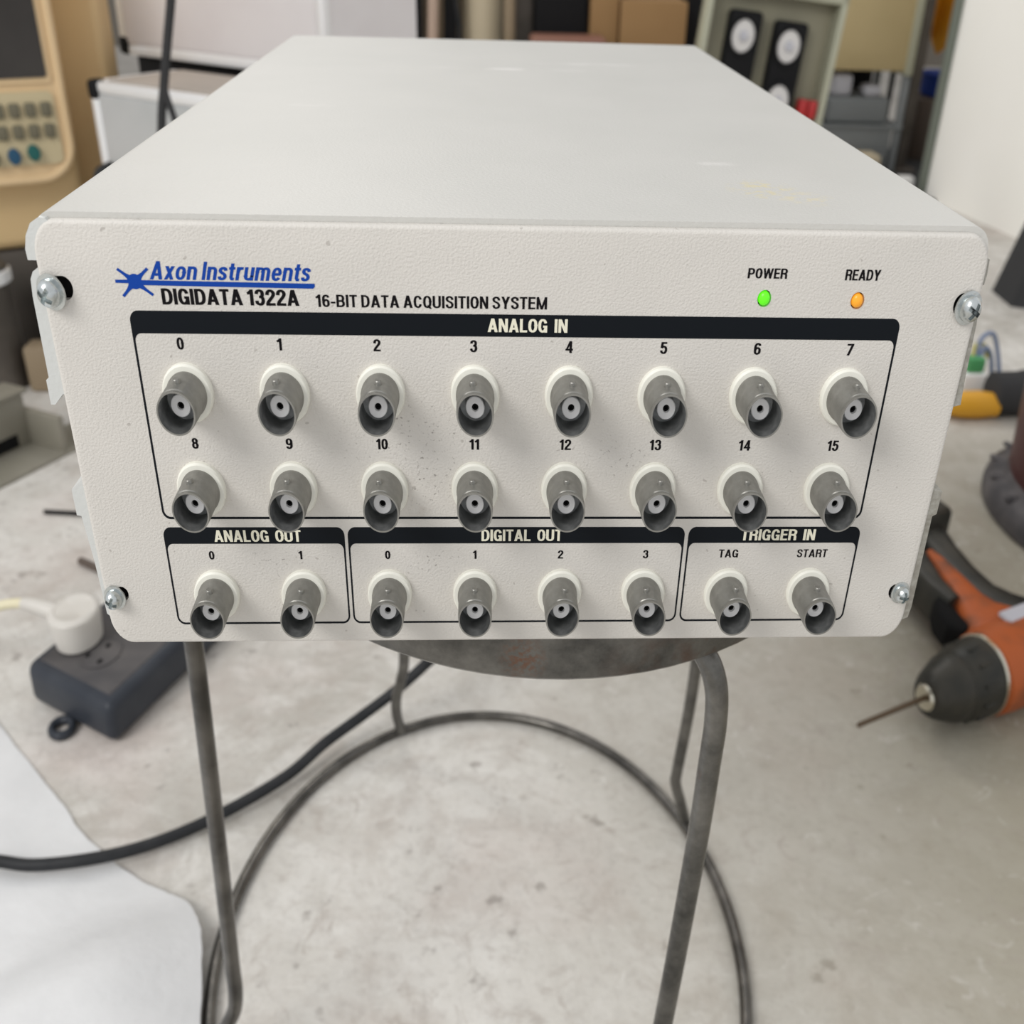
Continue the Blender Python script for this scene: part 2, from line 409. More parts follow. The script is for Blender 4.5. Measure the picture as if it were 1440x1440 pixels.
# ------------------------------------------------------------------ acquisition unit on the stool
unit = thing('data_acquisition_unit', 'white metal 16-bit data acquisition box with rows of sockets, standing on the steel stool', 'electronic device', (0, 200, -129))
HW = 121.6
outline = rrect(-HW, HW, -129.2, -1.5, 6.0, 9.0, 8)
def panel_mesh():
    bm = bmesh.new()
    vs = [bm.verts.new((x, 0.0, z)) for x, z in outline]; f = bm.faces.new(vs)
    r = bmesh.ops.extrude_face_region(bm, geom=[f])
    for v in r['geom']:
        if isinstance(v, bmesh.types.BMVert): v.co.y = 2.4
    bmesh.ops.recalc_face_normals(bm, faces=bm.faces)
    ed = [e for e in bm.edges if all(abs(v.co.y) < 1e-6 for v in e.verts)]
    bmesh.ops.bevel(bm, geom=ed, offset=1.1, segments=4, profile=0.5, affect='EDGES')
    bm.verts.index_update()
    b = B().add([v.co.copy() for v in bm.verts], [[v.index for v in f.verts] for f in bm.faces]); bm.free(); return b
panel = link_mesh('front_panel', panel_mesh(), 'panel', unit)
cuts = []
def slot(x0, x1, zc, rz):
    b = prism_xz([(p[0], p[1]) for p in rrect(x0, x1, zc - rz, zc + rz, rz / 1.33 * 0.98, rz * 0.98, 8)], -2, 4)
    cuts.append(link_mesh('cutter', b, 'hole', unit))
slot(-119.6, -113.7, -18.6, 3.2); slot(-118.6, -114.6, -111.2, 2.6)
slot(114.6, 119.8, -20.2, 3.3); slot(114.8, 119.2, -111.6, 2.8)
for lx, lz in ((63.4, -19.1), (88.4, -19.4)):
    cuts.append(link_mesh('cutter', lathe([(1.85, -2), (1.85, 4)], 'Y', 28).stretch(1, 1.28).move(lx, 0, lz), 'hole', unit))
boolean(panel, cuts)
for p in panel.data.polygons: p.use_smooth = True
panel.data.set_sharp_from_angle(angle=math.radians(30))

# lid: folded shell with rounded long edges
lid = prism_xz(rrect(-121.7, 121.7, -128.0, 0.0, 5.0, 7.0, 8), 2.5, 417.5)
link_mesh('cover', lid, 'lid', unit)
link_mesh('chassis', box2(-112, 112, 3.0, 415, -128.9, -120), 'flange_paint', unit)
# shade inside the slots is a black sheet, built further down
# folded side flanges with their notches and tabs
M['flange_shade'] = mat('shaded_bracket_metal', (0.30, 0.285, 0.25), 0.4, 0.5, (0.42, 0.41, 0.37), 700, bump=0.4, bscale=900)  # right flanges only: bracket metal with their shade put into the colour
def flange(sgn, pts, y0=0.7, y1=16):
    poly = [(sgn * x, z) for x, z in pts]
    if sgn > 0: poly = poly[::-1]
    link_mesh('side_flange', prism_xz(poly, y0, y1), 'flange_paint' if sgn < 0 else 'flange_shade', unit)
flange(-1, [(117.5, -1.2), (119.0, -1.0), (121.2, -2.4), (122.9, -5.5), (123.7, -9.0), (123.6, -11.7), (116.0, -11.7), (115.0, -4.0)][::1], 0.6, 12)
flange(-1, [(121.0, -14.0), (123.0, -14.6), (123.9, -16.5), (124.3, -21), (124.6, -43.2), (125.4, -43.8), (125.5, -50.8), (124.4, -50.8), (121.9, -47.8), (120.9, -47.8)], 0.6, 12)
flange(-1, [(121.0, -73.0), (124.9, -76.6), (124.9, -84.8), (123.7, -85.0), (122.7, -100), (122.2, -118.5), (121.0, -120)], 0.6, 12)
flange(1, [(120.9, -8.0), (122.1, -8.2), (122.4, -12.5), (122.2, -15.0), (120.9, -15.4)], 1.2, 12)
flange(1, [(120.9, -18.0), (122.0, -18.0), (122.6, -26), (123.1, -41.5), (123.6, -49.4), (120.9, -50.2)], 0.9, 12)
flange(1, [(120.9, -75.0), (122.3, -76.8), (124.4, -77.0), (124.4, -84.6), (123.2, -85.4), (123.6, -118), (123.2, -121.8), (120.9, -123.0)], 0.9, 12)

# printed frames
def ring_poly(outer, inner, y):
    n = len(outer)
    vs = [(x, y, z) for x, z in outer] + [(x, y, z) for x, z in inner] + [(x, y + 0.06, z) for x, z in outer] + [(x, y + 0.06, z) for x, z in inner]
    fs = []
    for i in range(n):
        j = (i + 1) % n
        fs += [[i, j, n + j, n + i], [2 * n + i, 3 * n + i, 3 * n + j, 2 * n + j], [i, 2 * n + i, 2 * n + j, j], [n + i, n + j, 3 * n + j, 3 * n + i]]
    return B().add(vs, fs)
def frame(x0, x1, zt, zi, zb, lw=0.55):
    o = rrect(x0, x1, zb, zt, 2.2, 2.9, 8); i = rrect(x0 + lw, x1 - lw, zb + lw * 1.35, zi, 1.7, 2.2, 8)
    link_mesh('printed_frame', ring_poly(o, i, -0.06), 'ink_navy', unit, smooth=False)
frame(-100.9, 101.2, -24.2, -30.3, -85.7)
frame(-101.6, -50.2, -88.4, -93.9, -122.2, 0.5)
frame(-49.3, 49.3, -88.4, -93.9, -122.2, 0.5)
frame(50.4, 102.0, -88.4, -93.9, -122.2, 0.5)

# lettering: bold condensed grotesque drawn stroke by stroke as thin flat prints
ST = 0.175        # stem thickness relative to cap height
def _ell(cx, cy, rx, ry, a0, a1, n=10, e=0.82):
    out = []
    for k in range(n + 1):
        a = math.radians(a0 + (a1 - a0) * k / n); c, s_ = math.cos(a), math.sin(a)
        out.append((cx + rx * math.copysign(abs(c) ** e, c), cy + ry * math.copysign(abs(s_) ** e, s_)))
    return out
def glyph(ch):
    """-> (advance width, list of centre-line strokes, list of slanted bars (x0,y0,x1,y1,width))"""
    h = ST / 2; t = 0.93 - 0.005; b = 0.075; W = 0.56; x0, x1 = h, W - h; xm = W / 2; S = []; D = []
    V = lambda x, a=0.0, c=1.0: S.append([(x, a), (x, c)])
    H = lambda y, a, c: S.append([(a, y), (c, y)])
    if ch in 'OQ0':
        if ch == '0': x1 = 0.50 - h; W = 0.50; xm = W / 2
        S.append(_ell(xm, 0.5, xm - h, 0.5 - b, 0, 360, 32) + ['c'])
        if ch == 'Q': D.append((0.33, 0.24, 0.50, -0.05, 0.17))
    elif ch in 'CG':
        p = _ell(xm, 0.5, xm - h, 0.5 - b, 22, 338 if ch == 'C' else 345, 30); S.append(p)
        if ch == 'G': V(x1, 0.0, 0.50); H(0.44, xm + 0.02, W)
    elif ch == 'D': V(x0); S.append([(x0, t)] + _ell(W * 0.42, 0.5, x1 - W * 0.42, 0.5 - b, 90, -90, 14) + [(x0, b)])
    elif ch in 'BPR':
        V(x0); m = 0.50 if ch != 'P' else 0.45
        S.append([(x0, t)] + _ell(W * 0.5, (t + m) / 2, x1 - W * 0.5 - (0.02 if ch == 'B' else 0), (t - m) / 2, 90, -90, 10) + [(x0, m)])
        if ch == 'B': S.append([(x0, m)] + _ell(W * 0.5, (b + m) / 2, x1 - W * 0.5, (m - b) / 2, 90, -90, 10) + [(x0, b)])
        if ch == 'R': S.append([(W * 0.45, m)] + [(x1 - 0.03, m - 0.06), (x1 - 0.01, m - 0.16), (x1, 0.0)])
    elif ch == 'A': W = 0.62; D += [(0.09, 0, 0.31, 1, 0.185), (0.53, 0, 0.31, 1, 0.185)]; H(0.27, 0.14, 0.48)
    elif ch == 'E': W = 0.48; V(x0); H(t, x0, W); H(0.52, x0, W - 0.03); H(b, x0, W)
    elif ch == 'L': W = 0.46; V(x0); H(b, x0, W)
    elif ch == 'I': W = ST; V(h)
    elif ch == 'T': W = 0.50; V(W / 2); H(t, 0, W)
    elif ch == 'U': S.append([(x0, 1.0), (x0, 0.3)] + _ell(xm, 0.30, xm - h, 0.30 - b, 180, 360, 14) + [(x1, 1.0)])
    elif ch == 'M': W = 0.72; V(h); V(W - h); D += [(h, 1, 0.36, 0.0, 0.16), (W - h, 1, 0.36, 0.0, 0.16)]
    elif ch == 'N': W = 0.57; V(h); V(W - h); D.append((h + 0.01, 1, W - h - 0.01, 0, 0.18))
    elif ch == 'W': W = 0.84; D += [(0.085, 1, 0.23, 0, 0.165), (0.42, 1, 0.23, 0, 0.155), (0.42, 1, 0.61, 0, 0.155), (0.755, 1, 0.61, 0, 0.165)]
    elif ch == 'Y': W = 0.58; D += [(0.09, 1, 0.29, 0.40, 0.19), (0.49, 1, 0.29, 0.40, 0.19)]; V(0.29, 0.0, 0.46)
    elif ch == 'S':
        W = 0.53; x1 = W - h; xm = W / 2
        S.append([(x1, 0.69), (x1 - 0.02, 0.82), (xm + 0.07, 0.915), (xm - 0.06, 0.92), (x0 + 0.015, 0.84), (x0 + 0.005, 0.70), (x0 + 0.07, 0.60), (xm, 0.535), (x1 - 0.06, 0.45), (x1 + 0.002, 0.32), (x1 - 0.02, 0.165), (xm + 0.06, 0.08), (xm - 0.07, 0.08), (x0 + 0.02, 0.17), (x0, 0.31), 's'])
    elif ch == '1': W = 0.34; V(W - h - 0.02); D.append((0.02, 0.74, W - h, 0.93, 0.0)); S.append([(0.0, 0.755), (0.10, 0.775), (W - h - 0.05, 0.90)])
    elif ch == '2':
        W = 0.50; x1 = W - h; S.append([(x0, 0.66), (x0 + 0.02, 0.82), (0.19, 0.92), (0.32, 0.92), (x1 - 0.005, 0.82), (x1, 0.68), (x1 - 0.06, 0.55), (0.22, 0.36), (x0 + 0.04, 0.22), (x0 + 0.015, b), 's']); H(b, 0.0, W)
    elif ch == '3':
        W = 0.50; x1 = W - h
        S.append([(x0, 0.72), (x0 + 0.03, 0.86), (0.20, 0.925), (0.32, 0.92), (x1 - 0.02, 0.83), (x1 - 0.02, 0.66), (0.34, 0.555), (0.22, 0.54), 's'])
        S.append([(0.22, 0.54), (0.35, 0.53), (x1, 0.42), (x1, 0.22), (0.33, 0.085), (0.20, 0.08), (x0 + 0.02, 0.16), (x0, 0.30), 's'])
    elif ch == '4': W = 0.53; V(0.37); H(0.28, 0.0, W); D.append((0.075, 0.24, 0.345, 1.0, 0.14))
    elif ch == '5':
        W = 0.50; x1 = W - h; H(t, 0.08, W - 0.03); S.append([(0.145, 1.0), (0.105, 0.50)])
        S.append([(0.10, 0.50), (0.20, 0.60), (0.32, 0.60), (x1, 0.47), (x1, 0.24), (0.33, 0.085), (0.19, 0.08), (x0 + 0.01, 0.17), (x0, 0.29), 's'])
    elif ch in '69':
        W = 0.50; p = [(0.40, 0.76), (0.38, 0.87), (0.28, 0.925), (0.17, 0.89), (0.10, 0.76), (0.0875, 0.55), (0.09, 0.36), (0.11, 0.18), (0.20, 0.08), (0.31, 0.08), (0.40, 0.18), (0.412, 0.32), (0.39, 0.48), (0.29, 0.565), (0.18, 0.54), (0.10, 0.42), 's']
        if ch == '9': p = [(0.50 - x, 1 - y) for x, y in p[:-1]] + ['s']
        S.append(p)
    elif ch == '7': W = 0.48; H(t, 0, W); D.append((0.15, 0, 0.39, 0.90, 0.18))
    elif ch == '8': W = 0.50; S.append(_ell(0.25, 0.735, 0.145, 0.19, 0, 360, 20) + ['c']); S.append(_ell(0.25, 0.305, 0.163, 0.23, 0, 360, 20) + ['c'])
    elif ch == '-': W = 0.30; H(0.36, 0, W)
    elif ch == 'o': W = 0.50; S.append(_ell(0.25, 0.365, 0.165, 0.30, 0, 360, 26) + ['c'])
    elif ch in 'nm':
        W = 0.49 if ch == 'n' else 0.76; V(h, 0, 0.735)
        for k in range(1 if ch == 'n' else 2):
            a = h + 0.27 * k if ch == 'm' else h; c = a + (0.315 if ch == 'n' else 0.295)
            S.append([(a, 0.46)] + _ell((a + c) / 2, 0.46, (c - a) / 2, 0.205, 180, 0, 12) + [(c, 0.0)])
    elif ch == 'u': W = 0.49; V(W - h, 0, 0.735); S.append([(h, 0.735), (h, 0.27)] + _ell(0.245, 0.27, 0.1575, 0.20, 180, 360, 12))
    elif ch == 'r': W = 0.34; V(h, 0, 0.735); S.append([(h, 0.42), (0.12, 0.58), (0.22, 0.665), (0.34, 0.655)])
    elif ch == 'x': W = 0.50; D += [(0.10, 0, 0.40, 0.735, 0.185), (0.40, 0, 0.10, 0.735, 0.185)]
    elif ch == 't': W = 0.32; S.append([(0.155, 0.93), (0.155, 0.16), (0.20, 0.075), (0.31, 0.07)]); H(0.66, 0, 0.31)
    elif ch == 'e': W = 0.49; S.append(_ell(0.245, 0.365, 0.16, 0.295, 0, 325, 26)); H(0.36, 0.07, 0.40 + 0.045)
    elif ch == 's':
        W = 0.44; S.append([(0.355, 0.52), (0.33, 0.62), (0.22, 0.665), (0.11, 0.62), (0.09, 0.51), (0.15, 0.43), (0.29, 0.34), (0.35, 0.24), (0.33, 0.12), (0.22, 0.07), (0.11, 0.10), (0.08, 0.21), 's'])
    return W, S, D
def ribbon(pts, closed, hv, hh):
    """flat ribbon; hv = half width across vertical strokes, hh = half width across horizontal ones"""
    n = len(pts); L_ = []; R_ = []
    P = [Vector(p) for p in pts]
    for i, p in enumerate(P):
        if closed: a, c = P[(i - 1) % n], P[(i + 1) % n]
        else: a, c = P[max(i - 1, 0)], P[min(i + 1, n - 1)]
        t = (c - a).normalized(); nn = Vector((-t.y * hv, t.x * hh))
        if 0 < i < n - 1 or closed:
            t1 = (p - a).normalized(); k = max(0.7, abs(t1.dot(t)))
            nn = nn / k
        L_.append(p + nn); R_.append(p - nn)
    q = []
    for i in range(n if closed else n - 1):
        j = (i + 1) % n; q.append([R_[i], R_[j], L_[j], L_[i]])
    return q
def smooth2(pts, sub=4):
    out = catmull([(x, y, 0) for x, y in pts], sub); return [(p.x, p.y) for p in out]
def lettering(txt, x0, x1, z0, z1, m, label=None, bold=1.0, shear=0.0, y=-0.07, name='lettering', gap=0.065):
    quads = []; cx = 0.0
    for ch in txt:
        if ch == ' ': cx += 0.20; continue
        W, S, D = glyph(ch)
        for s_ in S:
            fl = s_[-1] if isinstance(s_[-1], str) else None
            p = s_[:-1] if fl else s_
            if fl == 's': p = smooth2(p)
            quads += [[(v.x + cx, v.y) for v in q] for q in ribbon(p, fl == 'c', ST / 2 * bold, 0.075 * bold)]
        for a, b_, c, d, w_ in D:
            if w_: w_ *= bold; quads.append([(a - w_ / 2 + cx, b_), (a + w_ / 2 + cx, b_), (c + w_ / 2 + cx, d), (c - w_ / 2 + cx, d)])
        cx += W + gap
    ax0 = min(v[0] for q in quads for v in q); ax1 = max(v[0] for q in quads for v in q)
    sz = (z1 - z0); sx = (x1 - x0 - shear * sz) / (ax1 - ax0)
    b = B(); k = 0
    for q in quads:
        yy = y - 0.0004 * (k % 7); k += 1
        b.add([(x0 + (u - ax0) * sx + v * sz * shear, yy, z0 + v * sz) for u, v in q], [[0, 1, 2, 3]])
    o = link_mesh(name, b, m, unit, smooth=False)
    if label: o['label'] = label
    return o
lettering('Axon Instruments', -94.3, -53.4, -16.0, -11.3, 'ink_blue', 'blue slanted lettering', 0.95, 0.25)
lettering('DIGIDATA 1322A', -92.0, -57.5, -22.5, -18.3, 'ink_black', 'black bold lettering', 1.05)
lettering('16-BIT DATA ACQUISITION SYSTEM', -53.3, 6.3, -22.7, -19.4, 'ink_black', 'black lettering', 0.92)
lettering('ANALOG  IN', -9.1, 11.9, -29.0, -25.3, 'ink_cream', 'cream lettering', 1.0, y=-0.13)
lettering('ANALOG  OUT', -87.4, -62.7, -93.2, -89.3, 'ink_cream', 'cream lettering', 1.0, y=-0.13)
lettering('DIGITAL  OUT', -10.6, 13.0, -93.1, -89.2, 'ink_cream', 'cream lettering', 1.0, y=-0.13)
lettering('TRIGGER  IN', 66.2, 88.5, -93.0, -89.2, 'ink_cream', 'cream lettering', 1.0, y=-0.13)
lettering('POWER', 58.2, 68.6, -13.7, -11.0, 'ink_black', 'black lettering', 1.0)
lettering('READY', 84.0, 93.3, -13.9, -11.0, 'ink_black', 'black lettering', 1.0)
lettering('TAG', 60.2, 66.1, -99.0, -96.2, 'ink_black', 'black lettering', 0.9)
lettering('START', 84.0, 93.2, -99.0, -96.2, 'ink_black', 'black lettering', 0.9)
CX = lambda i: (i - 3.5) * 25.4
def digits(s, xc, zc, h):
    h *= 0.95; ww = (sum(glyph(c)[0] for c in s) + 0.065 * (len(s) - 1)) * h * 1.13
    lettering(s, xc - ww / 2, xc + ww / 2, zc - h / 2, zc + h / 2, 'ink_black', None, 1.0, name='socket_number')
DX1 = [-89.2, -63.1, -38.1, -13.1, 11.9, 37.6, 63.2, 88.6]
for i in range(8):
    digits(str(i), CX(i) - 0.1, -33.0, 3.5)
    digits(str(i + 8), CX(i), -61.8, 3.4)
for i, s in enumerate(['0', '1', '0', '1', '2', '3']): digits(s, CX(i) + 0.1, -97.8, 3.0)

# star and underline emblem
def logo():
    b = B()
    def poly(pts): b.add([(x, -0.08 - 0.002 * len(b.f), z) for x, z in pts], [list(range(len(pts)))])
    cx, cz = -98.1, -16.6
    poly([(cx + 1.7 * math.cos(a), cz + 2.0 * math.sin(a)) for a in [2 * math.pi * k / 28 for k in range(28)]])
    def arm(tx, tz, w0, w1):
        d = Vector((tx - cx, tz - cz)); l = d.length; d /= l; nn = Vector((-d.y, d.x)); c = Vector((cx, cz))
        L_ = []; R_ = []
        for k in range(9):
            t = k / 8; wd = w1 + (w0 - w1) * (1 - t) ** 4.2
            p = c + d * l * t; L_.append(p + nn * wd); R_.append(p - nn * wd)
        pts = R_ + L_[::-1]
        poly([(p.x, p.y) for p in pts])
    for t in ((-102.0, -13.4), (-94.5, -13.2), (-101.5, -20.5), (-94.0, -20.1)): arm(t[0], t[1], 2.3, 0.36)
    poly([(-102.9, -17.0), (-98, -17.1), (-98, -16.1), (-102.9, -16.2)])
    poly([(-98, -17.5), (-53.7, -17.9), (-53.2, -17.4), (-53.2, -16.6), (-98, -16.2)])
    return b
o = link_mesh('emblem', logo(), 'ink_blue', unit, smooth=False); o['label'] = 'blue six-armed star with underline'

# BNC sockets: shell > washer, insulator, contact, two bayonet studs
RZ = 1.29
def bnc_meshes():
    L = 14.4
    shell = lathe([(5.15, 0.0), (5.15, -3.0), (4.95, -3.4), (4.9, -L + 1.5), (4.72, -L + 1.2), (4.72, -L + 0.9), (4.85, -L + 0.6), (4.8, -L), (4.42, -L), (4.30, -L + 0.5), (4.22, -L + 8.8), (2.6, -L + 9.0)], 'Y', 44).stretch(1, RZ)
    washer = lathe([(6.55, 0.0), (6.55, -1.3), (6.15, -1.9), (4.9, -2.0)], 'Y', 44).stretch(1, RZ)
    ins = lathe([(2.5, -L + 9.0), (2.5, -L + 5.3), (2.35, -L + 5.1), (0.95, -L + 5.1), (0.85, -L + 5.3), (0.85, -L + 7.5)], 'Y', 30).stretch(1, RZ)
    con = lathe([(0.84, -L + 7.5), (0.84, -L + 5.9), (0.45, -L + 5.8), (0.4, -L + 6.8)], 'Y', 18).stretch(1, RZ)
    stud = lathe([(0.95, 0), (0.95, 0.9), (0.8, 1.1)], 'Z', 16).stretch(1.25, 1.2)
    return shell, washer, ins, con, stud, L
shell, washer, ins, con, stud, LB = bnc_meshes()
def local(name, b, m):
    o = link_mesh(name, b, m); return o
proto = local('coaxial_socket', shell, 'nickel'); proto.data.materials.append(M['nickel_in'])
for p in proto.data.polygons:
    c = p.center
    if math.hypot(c.x, c.z / RZ) < 0.00441 and c.y < -0.002: p.material_index = 1
pw = local('washer', washer, 'washer'); pi_ = local('insulator', ins, 'ptfe'); pc = local('contact', con, 'hole')
ps = []
for s in (1, -1):
    sb = B(); sb.add([(p.x, p.y - LB + 5.6, s * (p.z + 6.15)) for p in stud.v], stud.f); ps.append(local('stud', sb, 'nickel'))
for c in (pw, pi_, pc, *ps): c.parent = proto
first = True
def place_bnc(x, z):
    global first
    if first: r = proto; first = False
    else:
        r = proto.copy(); COL.objects.link(r)
        for ch in (pw, pi_, pc, *ps):
            c = ch.copy(); COL.objects.link(c); c.parent = r
    r.parent = unit
    r.location = Vector((x, 0.0, z)) * MM - unit.location
    r.rotation_euler = (0, math.radians(random.uniform(-7, 7)), 0)
for i in range(8): place_bnc(CX(i) + 0.3, -46.6)
for i in range(8): place_bnc(CX(i) + 0.2, -75.6)
for i in range(8):
    if i in (0, 1, 2, 3, 4, 5, 6, 7): place_bnc(CX(i) + 0.2, -111.2)

# screws with cross recess
def screw(x, z, r, ry, tilt, spin, depth):
    head = lathe([(r * 0.98, 0.3), (r, -0.4), (r * 0.94, -1.3), (r * 0.72, -2.2), (r * 0.4, -2.7), (0.0001, -2.85)], 'Y', 32)
    head.join(lathe([(r * 1.28, 0.6), (r * 1.28, 0.1), (r * 1.0, 0.0)], 'Y', 32))
    mx = Matrix.Rotation(math.radians(tilt[0]), 4, 'Z') @ Matrix.Rotation(math.radians(tilt[1]), 4, 'X')
    def tf(b): return b.xf(mx).stretch(1.2, 1.28).move(x, depth, z)
    o = link_mesh('screw', tf(head), 'zinc', unit)
    cc = []
    for k in (0, 90):
        c = box((0, -2.4, 0), (r * 1.3, 2.8, r * 0.36)).xf(Matrix.Rotation(math.radians(spin + k), 4, 'Y'))
        cc.append(link_mesh('cutter', tf(c), 'hole', unit))
    boolean(o, cc)
    for p in o.data.polygons: p.use_smooth = True
    o.data.set_sharp_from_angle(angle=math.radians(30))
screw(-119.0, -19.4, 3.0, 1, (-14, 6), 35, -1.2)
screw(-118.6, -112.2, 2.5, 1, (-6, 2), 20, -0.8)
screw(118.6, -20.8, 2.9, 1, (8, 2), 30, -0.9)
screw(118.4, -111.8, 2.3, 1, (4, 0), 10, -0.6)
# thin black sheet put in as the shade inside the slots
link_mesh('slot_shade_sheet', box2(-118, 118, 2.41, 2.49, -120, -8), 'hole', unit)

for lx, lz, m, lb in ((63.4, -19.1, 'led_green', 'lit green power light'), (88.4, -19.4, 'led_amber', 'lit amber ready light')):
    o = link_mesh('indicator_light', lathe([(1.55, 1.7), (1.55, 0.4), (1.35, -0.25), (0.9, -0.65), (0.4, -0.85), (0.0001, -0.9)], 'Y', 24).stretch(1, 1.28).move(lx, 0, lz), m, unit)
    o['label'] = lb

# ------------------------------------------------------------------ stool
SX, SY = 17.0, 195.0; RX, RYS = 140.0, 187.0
stool = thing('stool', 'round dark steel rod stool with rust spots, under the white device', 'stool', (SX, SY, FZ))
seat = lathe([(0.0001, -129.1), (130, -129.1), (137.5, -129.6), (139.5, -131.5), (140, -134.5), (140, -150.5), (139, -152.0), (136.5, -152.0), (136.0, -150.0), (135.8, -134.0), (0.0001, -134.0)], 'Z', 96)
seat.v = [Vector((p.x + SX, p.y * RYS / RX + SY, p.z)) for p in seat.v]
so = link_mesh('seat', seat, 'rusty', stool)
# shift the seat's own origin to its centre so that the rust lies where it should
for v in so.data.vertices: v.co.z -= (-0.143 + 0.540)
so.location = (0, 0, 0.397)
ringp = []
RCX, RCY, RRX, RRY = -9.0, 214.0, 173.0, 232.0
for k in range(120):
    a = 2 * math.pi * k / 120; ringp.append((RCX + RRX * math.cos(a), RCY + RRY * math.sin(a), FZ + 4.5))
link_mesh('floor_ring', tube(ringp, 4.0, 12, True), 'raw_steel', stool)
legs = [
    [(40, 65, -148), (58, 40, -149), (67, 27, -155), (71.5, 23, -166), (73.2, 23, -182), (73.2, 23, -200), (72.5, 23, -250), (69, 23, -352), (64, 22, -430), (61, 18, -478), (60, 10, -505), (61, 2, -534)],
    [(-85, 135, -148), (-115, 128, -149), (-130, 125, -156), (-136, 124, -172), (-137.5, 124, -200), (-138.5, 125, -240), (-143, 126, -368), (-146, 127, -440), (-146.8, 127.5, -462), (-150, 128, -482), (-160, 128, -505), (-169, 127, -534)],
    [(100, 270, -148), (122, 295, -149), (132, 305, -157), (138, 312, -175), (140.5, 317, -230), (140.5, 318, -330), (139.6, 318, -415), (136.2, 318, -480), (136, 318, -494), (141, 318, -512), (147, 318, -534)],
    [(-35, 330, -148), (-52, 372, -149), (-60, 392, -157), (-64, 402, -175), (-66, 406, -230), (-68, 408, -350), (-68.3, 408, -440), (-72, 410, -468), (-76, 411, -485), (-77, 413, -505), (-75, 426, -534)],
]
for i, lp in enumerate(legs):
    link_mesh('leg', tube(catmull(lp, 6), 4.15, 14), 'rusty' if i != 1 else 'raw_steel', stool)

# ------------------------------------------------------------------ cables
def cable(name, pts, r, m, label, cat='cable', seg=12):
    b = tube(catmull(pts, 8), r, seg)
    return solo(name, b, m, label, cat)
cable('power_cable', [(-640, 322, FZ + 14), (-500, 298, FZ + 14), (-400, 288, FZ + 14), (-354, 285, FZ + 14), (-322, 280, FZ + 14), (-279, 287, FZ + 13), (-243, 306, FZ + 8), (-205, 330, FZ + 9), (-161, 367, FZ + 12), (-134, 397, -521), (-106, 419, -512), (-79, 434, -498), (-55, 442, -478), (-24, 451, -448), (10, 475, FZ + 150), (45, 490, FZ + 220), (60, 482, FZ + 290), (75, 460, FZ + 400), (75, 432, FZ + 440), (75, 419.5, FZ + 445)],
      4.6, 'black_rubber', 'thick black cable curving over the floor behind the stool legs')

# ------------------------------------------------------------------ white foam sheet, front left
def sheet():
    edge = [(-560, 640), (-480, 530), (-408, 440), (-365, 392), (-326, 348), (-305, 322), (-294, 310), (-280, 298), (-253, 276), (-230, 262), (-210, 249), (-197, 228), (-187, 196), (-180, 150), (-176, 90), (-176, 20), (-182, -60), (-190, -140)]
    P = catmull([(x, y, 0) for x, y in edge], 5); n = len(P); m = 22
    vs = []
    for i, p in enumerate(P):
        t_ = i / (n - 1)
        lift = 24 * max(0.0, math.exp(-((t_ - 0.70) / 0.13) ** 2)) + 3 * math.exp(-((t_ - 0.45) / 0.1) ** 2)
        q = Vector((-760, -160 + 0.35 * p.y, 0))
        for j in range(m):
            s = (j / (m - 1)) ** 1.4
            c = p.lerp(q, s) + Vector((2.2 * noise.noise(p * 0.05) + 1.0 * noise.noise(p * 0.17), 0, 0)) * (1 - s)
            z = lift * (0.55 + 0.9 * math.sin(min(1, s * 7) * math.pi / 2)) * math.exp(-(s * 3.2) ** 2) + 2.4
            z += 3.4 * (noise.noise(Vector((c.x * 0.012, c.y * 0.012, 3.1))) + 0.5) * min(1, s * 8) + 1.2 * (noise.noise(Vector((c.x * 0.05, c.y * 0.05, 1.1))) + 0.5) * min(1, s * 8)
            vs.append((c.x, c.y, FZ + z))
    N_ = len(vs); vs += [(x, y, max(FZ + 0.2, z - 2.2)) for x, y, z in vs]
    fs = []
    for i in range(n - 1):
        for j in range(m - 1):
            a = i * m + j; fs.append([a, a + 1, a + m + 1, a + m]); fs.append([N_ + a, N_ + a + m, N_ + a + m + 1, N_ + a + 1])
    for i in range(n - 1):
        a = i * m; fs.append([a, a + m, N_ + a + m, N_ + a]); a = i * m + m - 1; fs.append([a, N_ + a, N_ + a + m, a + m])
    for j in range(m - 1):
        fs.append([j, N_ + j, N_ + j + 1, j + 1]); a = (n - 1) * m + j; fs.append([a, a + 1, N_ + a + 1, N_ + a])
    return B().add(vs, fs)
solo('foam_sheet', sheet(), 'foam', 'white foam packing sheet lying on the concrete, front left corner', 'sheet', angle=60)

